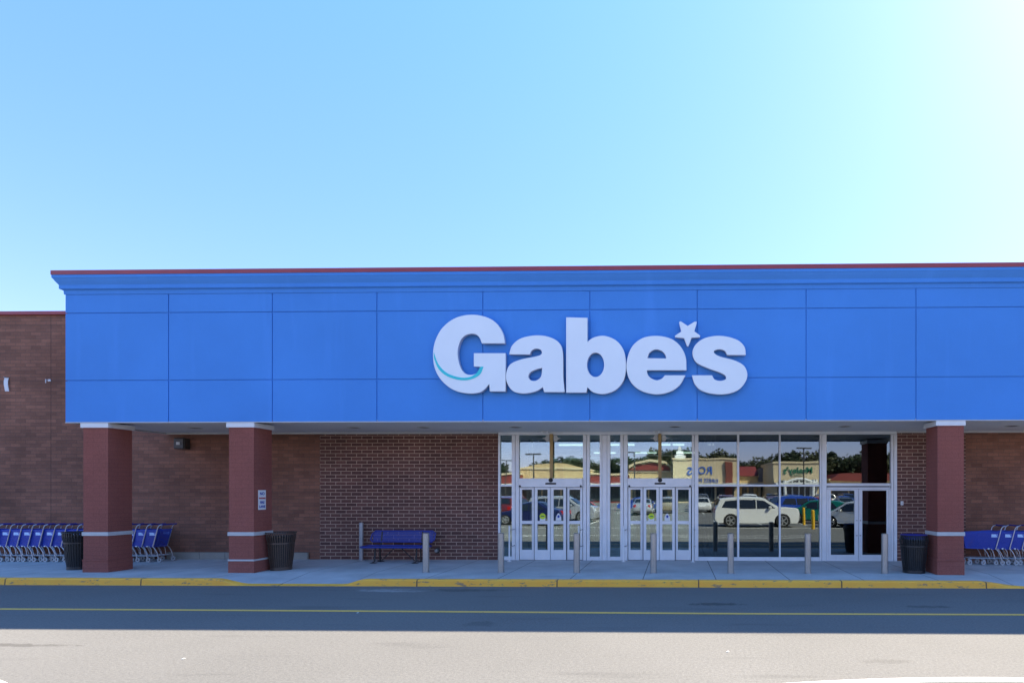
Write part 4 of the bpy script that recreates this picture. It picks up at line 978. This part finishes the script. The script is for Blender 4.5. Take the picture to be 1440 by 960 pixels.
# trees
def tree_proto(seed, H, rad, m, n=2600):
    rnd = random.Random(seed); t = thing('tree', 'tree', 'tree'); b = MB()
    b.tube([(0,0,0), (.08,.05,H*.25), (-.06,.1,H*.5), (.1,0,H*.75)], .22, 8)
    lobes = []
    for k in range(16):
        a = rnd.uniform(0, 2*pi); r = rad*rnd.uniform(.2, .75); z = H*rnd.uniform(.38, .88); rr = rad*rnd.uniform(.25, .46)*(1.15-.35*z/H)
        c = Vector((r*cos(a)*(1.2-z/H*.7), r*sin(a)*(1.2-z/H*.7), z)); lobes.append((c, rr))
        b.tube([(0, 0, H*.3+k*.01), tuple(c*.5+Vector((0, 0, H*.2))), tuple(c)], .06, 5)
    b.build('trunk', 'bark', t, True)
    b = MB()
    for k in range(n):
        c, rr = rnd.choice(lobes); d = Vector((rnd.gauss(0,1), rnd.gauss(0,1), rnd.gauss(0,.8))).normalized()*rr*rnd.uniform(.55, 1.08)
        p = c+d; s = rnd.uniform(.16, .34); u = Vector((rnd.gauss(0,1), rnd.gauss(0,1), rnd.gauss(0,1))).normalized(); v = u.orthogonal().normalized()
        q = u.cross(v); b.bm.faces.new([b.bm.verts.new(p+v*s), b.bm.verts.new(p+q*s*.7), b.bm.verts.new(p-v*s), b.bm.verts.new(p-q*s*.7)])
    b.build('crown', m, t, fix=False); return t
protos = [tree_proto(1, 12, 4.6, 'leaf_dark'), tree_proto(2, 13, 4.2, 'leaf_mid'), tree_proto(3, 11, 5.0, 'leaf_olive'), tree_proto(4, 14, 3.6, 'leaf_dark')]
tl = [(700,138,650),(735,146,655),(757,140,650),(775,135,643),(796,140,640),(812,136,636),(838,140,648),(862,138,640),(886,136,640),(905,134,634),(925,137,632),(945,140,630),(968,138,628),(985,132,634),(1008,134,632),(1024,136,634),(1046,138,646),(1066,134,644),(1082,131,640),(1098,129,640),(1108,126,633),(1126,128,636),(1146,127,634),(1168,128,632),(1186,126,640),(1203,122,630),(1222,126,634),(1246,128,634),(1280,130,640),(1320,130,636),(1370,130,634)]
ords2 = 'first second third fourth fifth sixth seventh eighth ninth tenth eleventh twelfth thirteenth fourteenth fifteenth sixteenth seventeenth eighteenth nineteenth twentieth'.split()
ords2 += ['twenty-'+q for q in ords2[:9]]+['thirtieth', 'thirty-first']
kinds = ['dark green', 'mid green', 'olive', 'tall dark']
for i, (px, D, yt) in enumerate(tl):
    k = i % 4; src = protos[k]; H = (12, 13, 11, 14)[k]; x, y = RP(px, D); hh = RZ(px, yt, D); s = hh/(H*.98)
    lab = '%s leafy tree beyond the opposite shops, %s' % (kinds[k], ('farthest left of the row' if i == 0 else 'farthest right of the row' if i == len(tl)-1 else '%s tree from the left in the row' % ords2[i]))
    if i < 4: o = src; o.location = (x, y, 0); o.rotation_euler = (0, 0, i); o['label'] = lab; o['group'] = 'trees beyond the opposite shops'
    else: o = dup(src, (x, y, 0), rz=i*1.3, label=lab, group='trees beyond the opposite shops')
    o.scale = (s*1.25, s*1.25, s*1.0)
b = MB(); n = 60
prev = None
for i in range(n+1):
    x = -330+i*11; h = 6.0+2.0*sin(i*.9)+1.7*sin(i*2.3)+1.2*sin(i*5.1)
    v = [b.bm.verts.new((x, -118, -.05)), b.bm.verts.new((x, -122, h*.8)), b.bm.verts.new((x, -130, h)), b.bm.verts.new((x, -160, -.05))]
    if prev:
        for j in range(3): b.bm.faces.new((prev[j], v[j], v[j+1], prev[j+1]))
    prev = v
tag(b.build('woodland', 'leaf_dark'), kind='stuff', label='dense woodland behind the opposite shops')
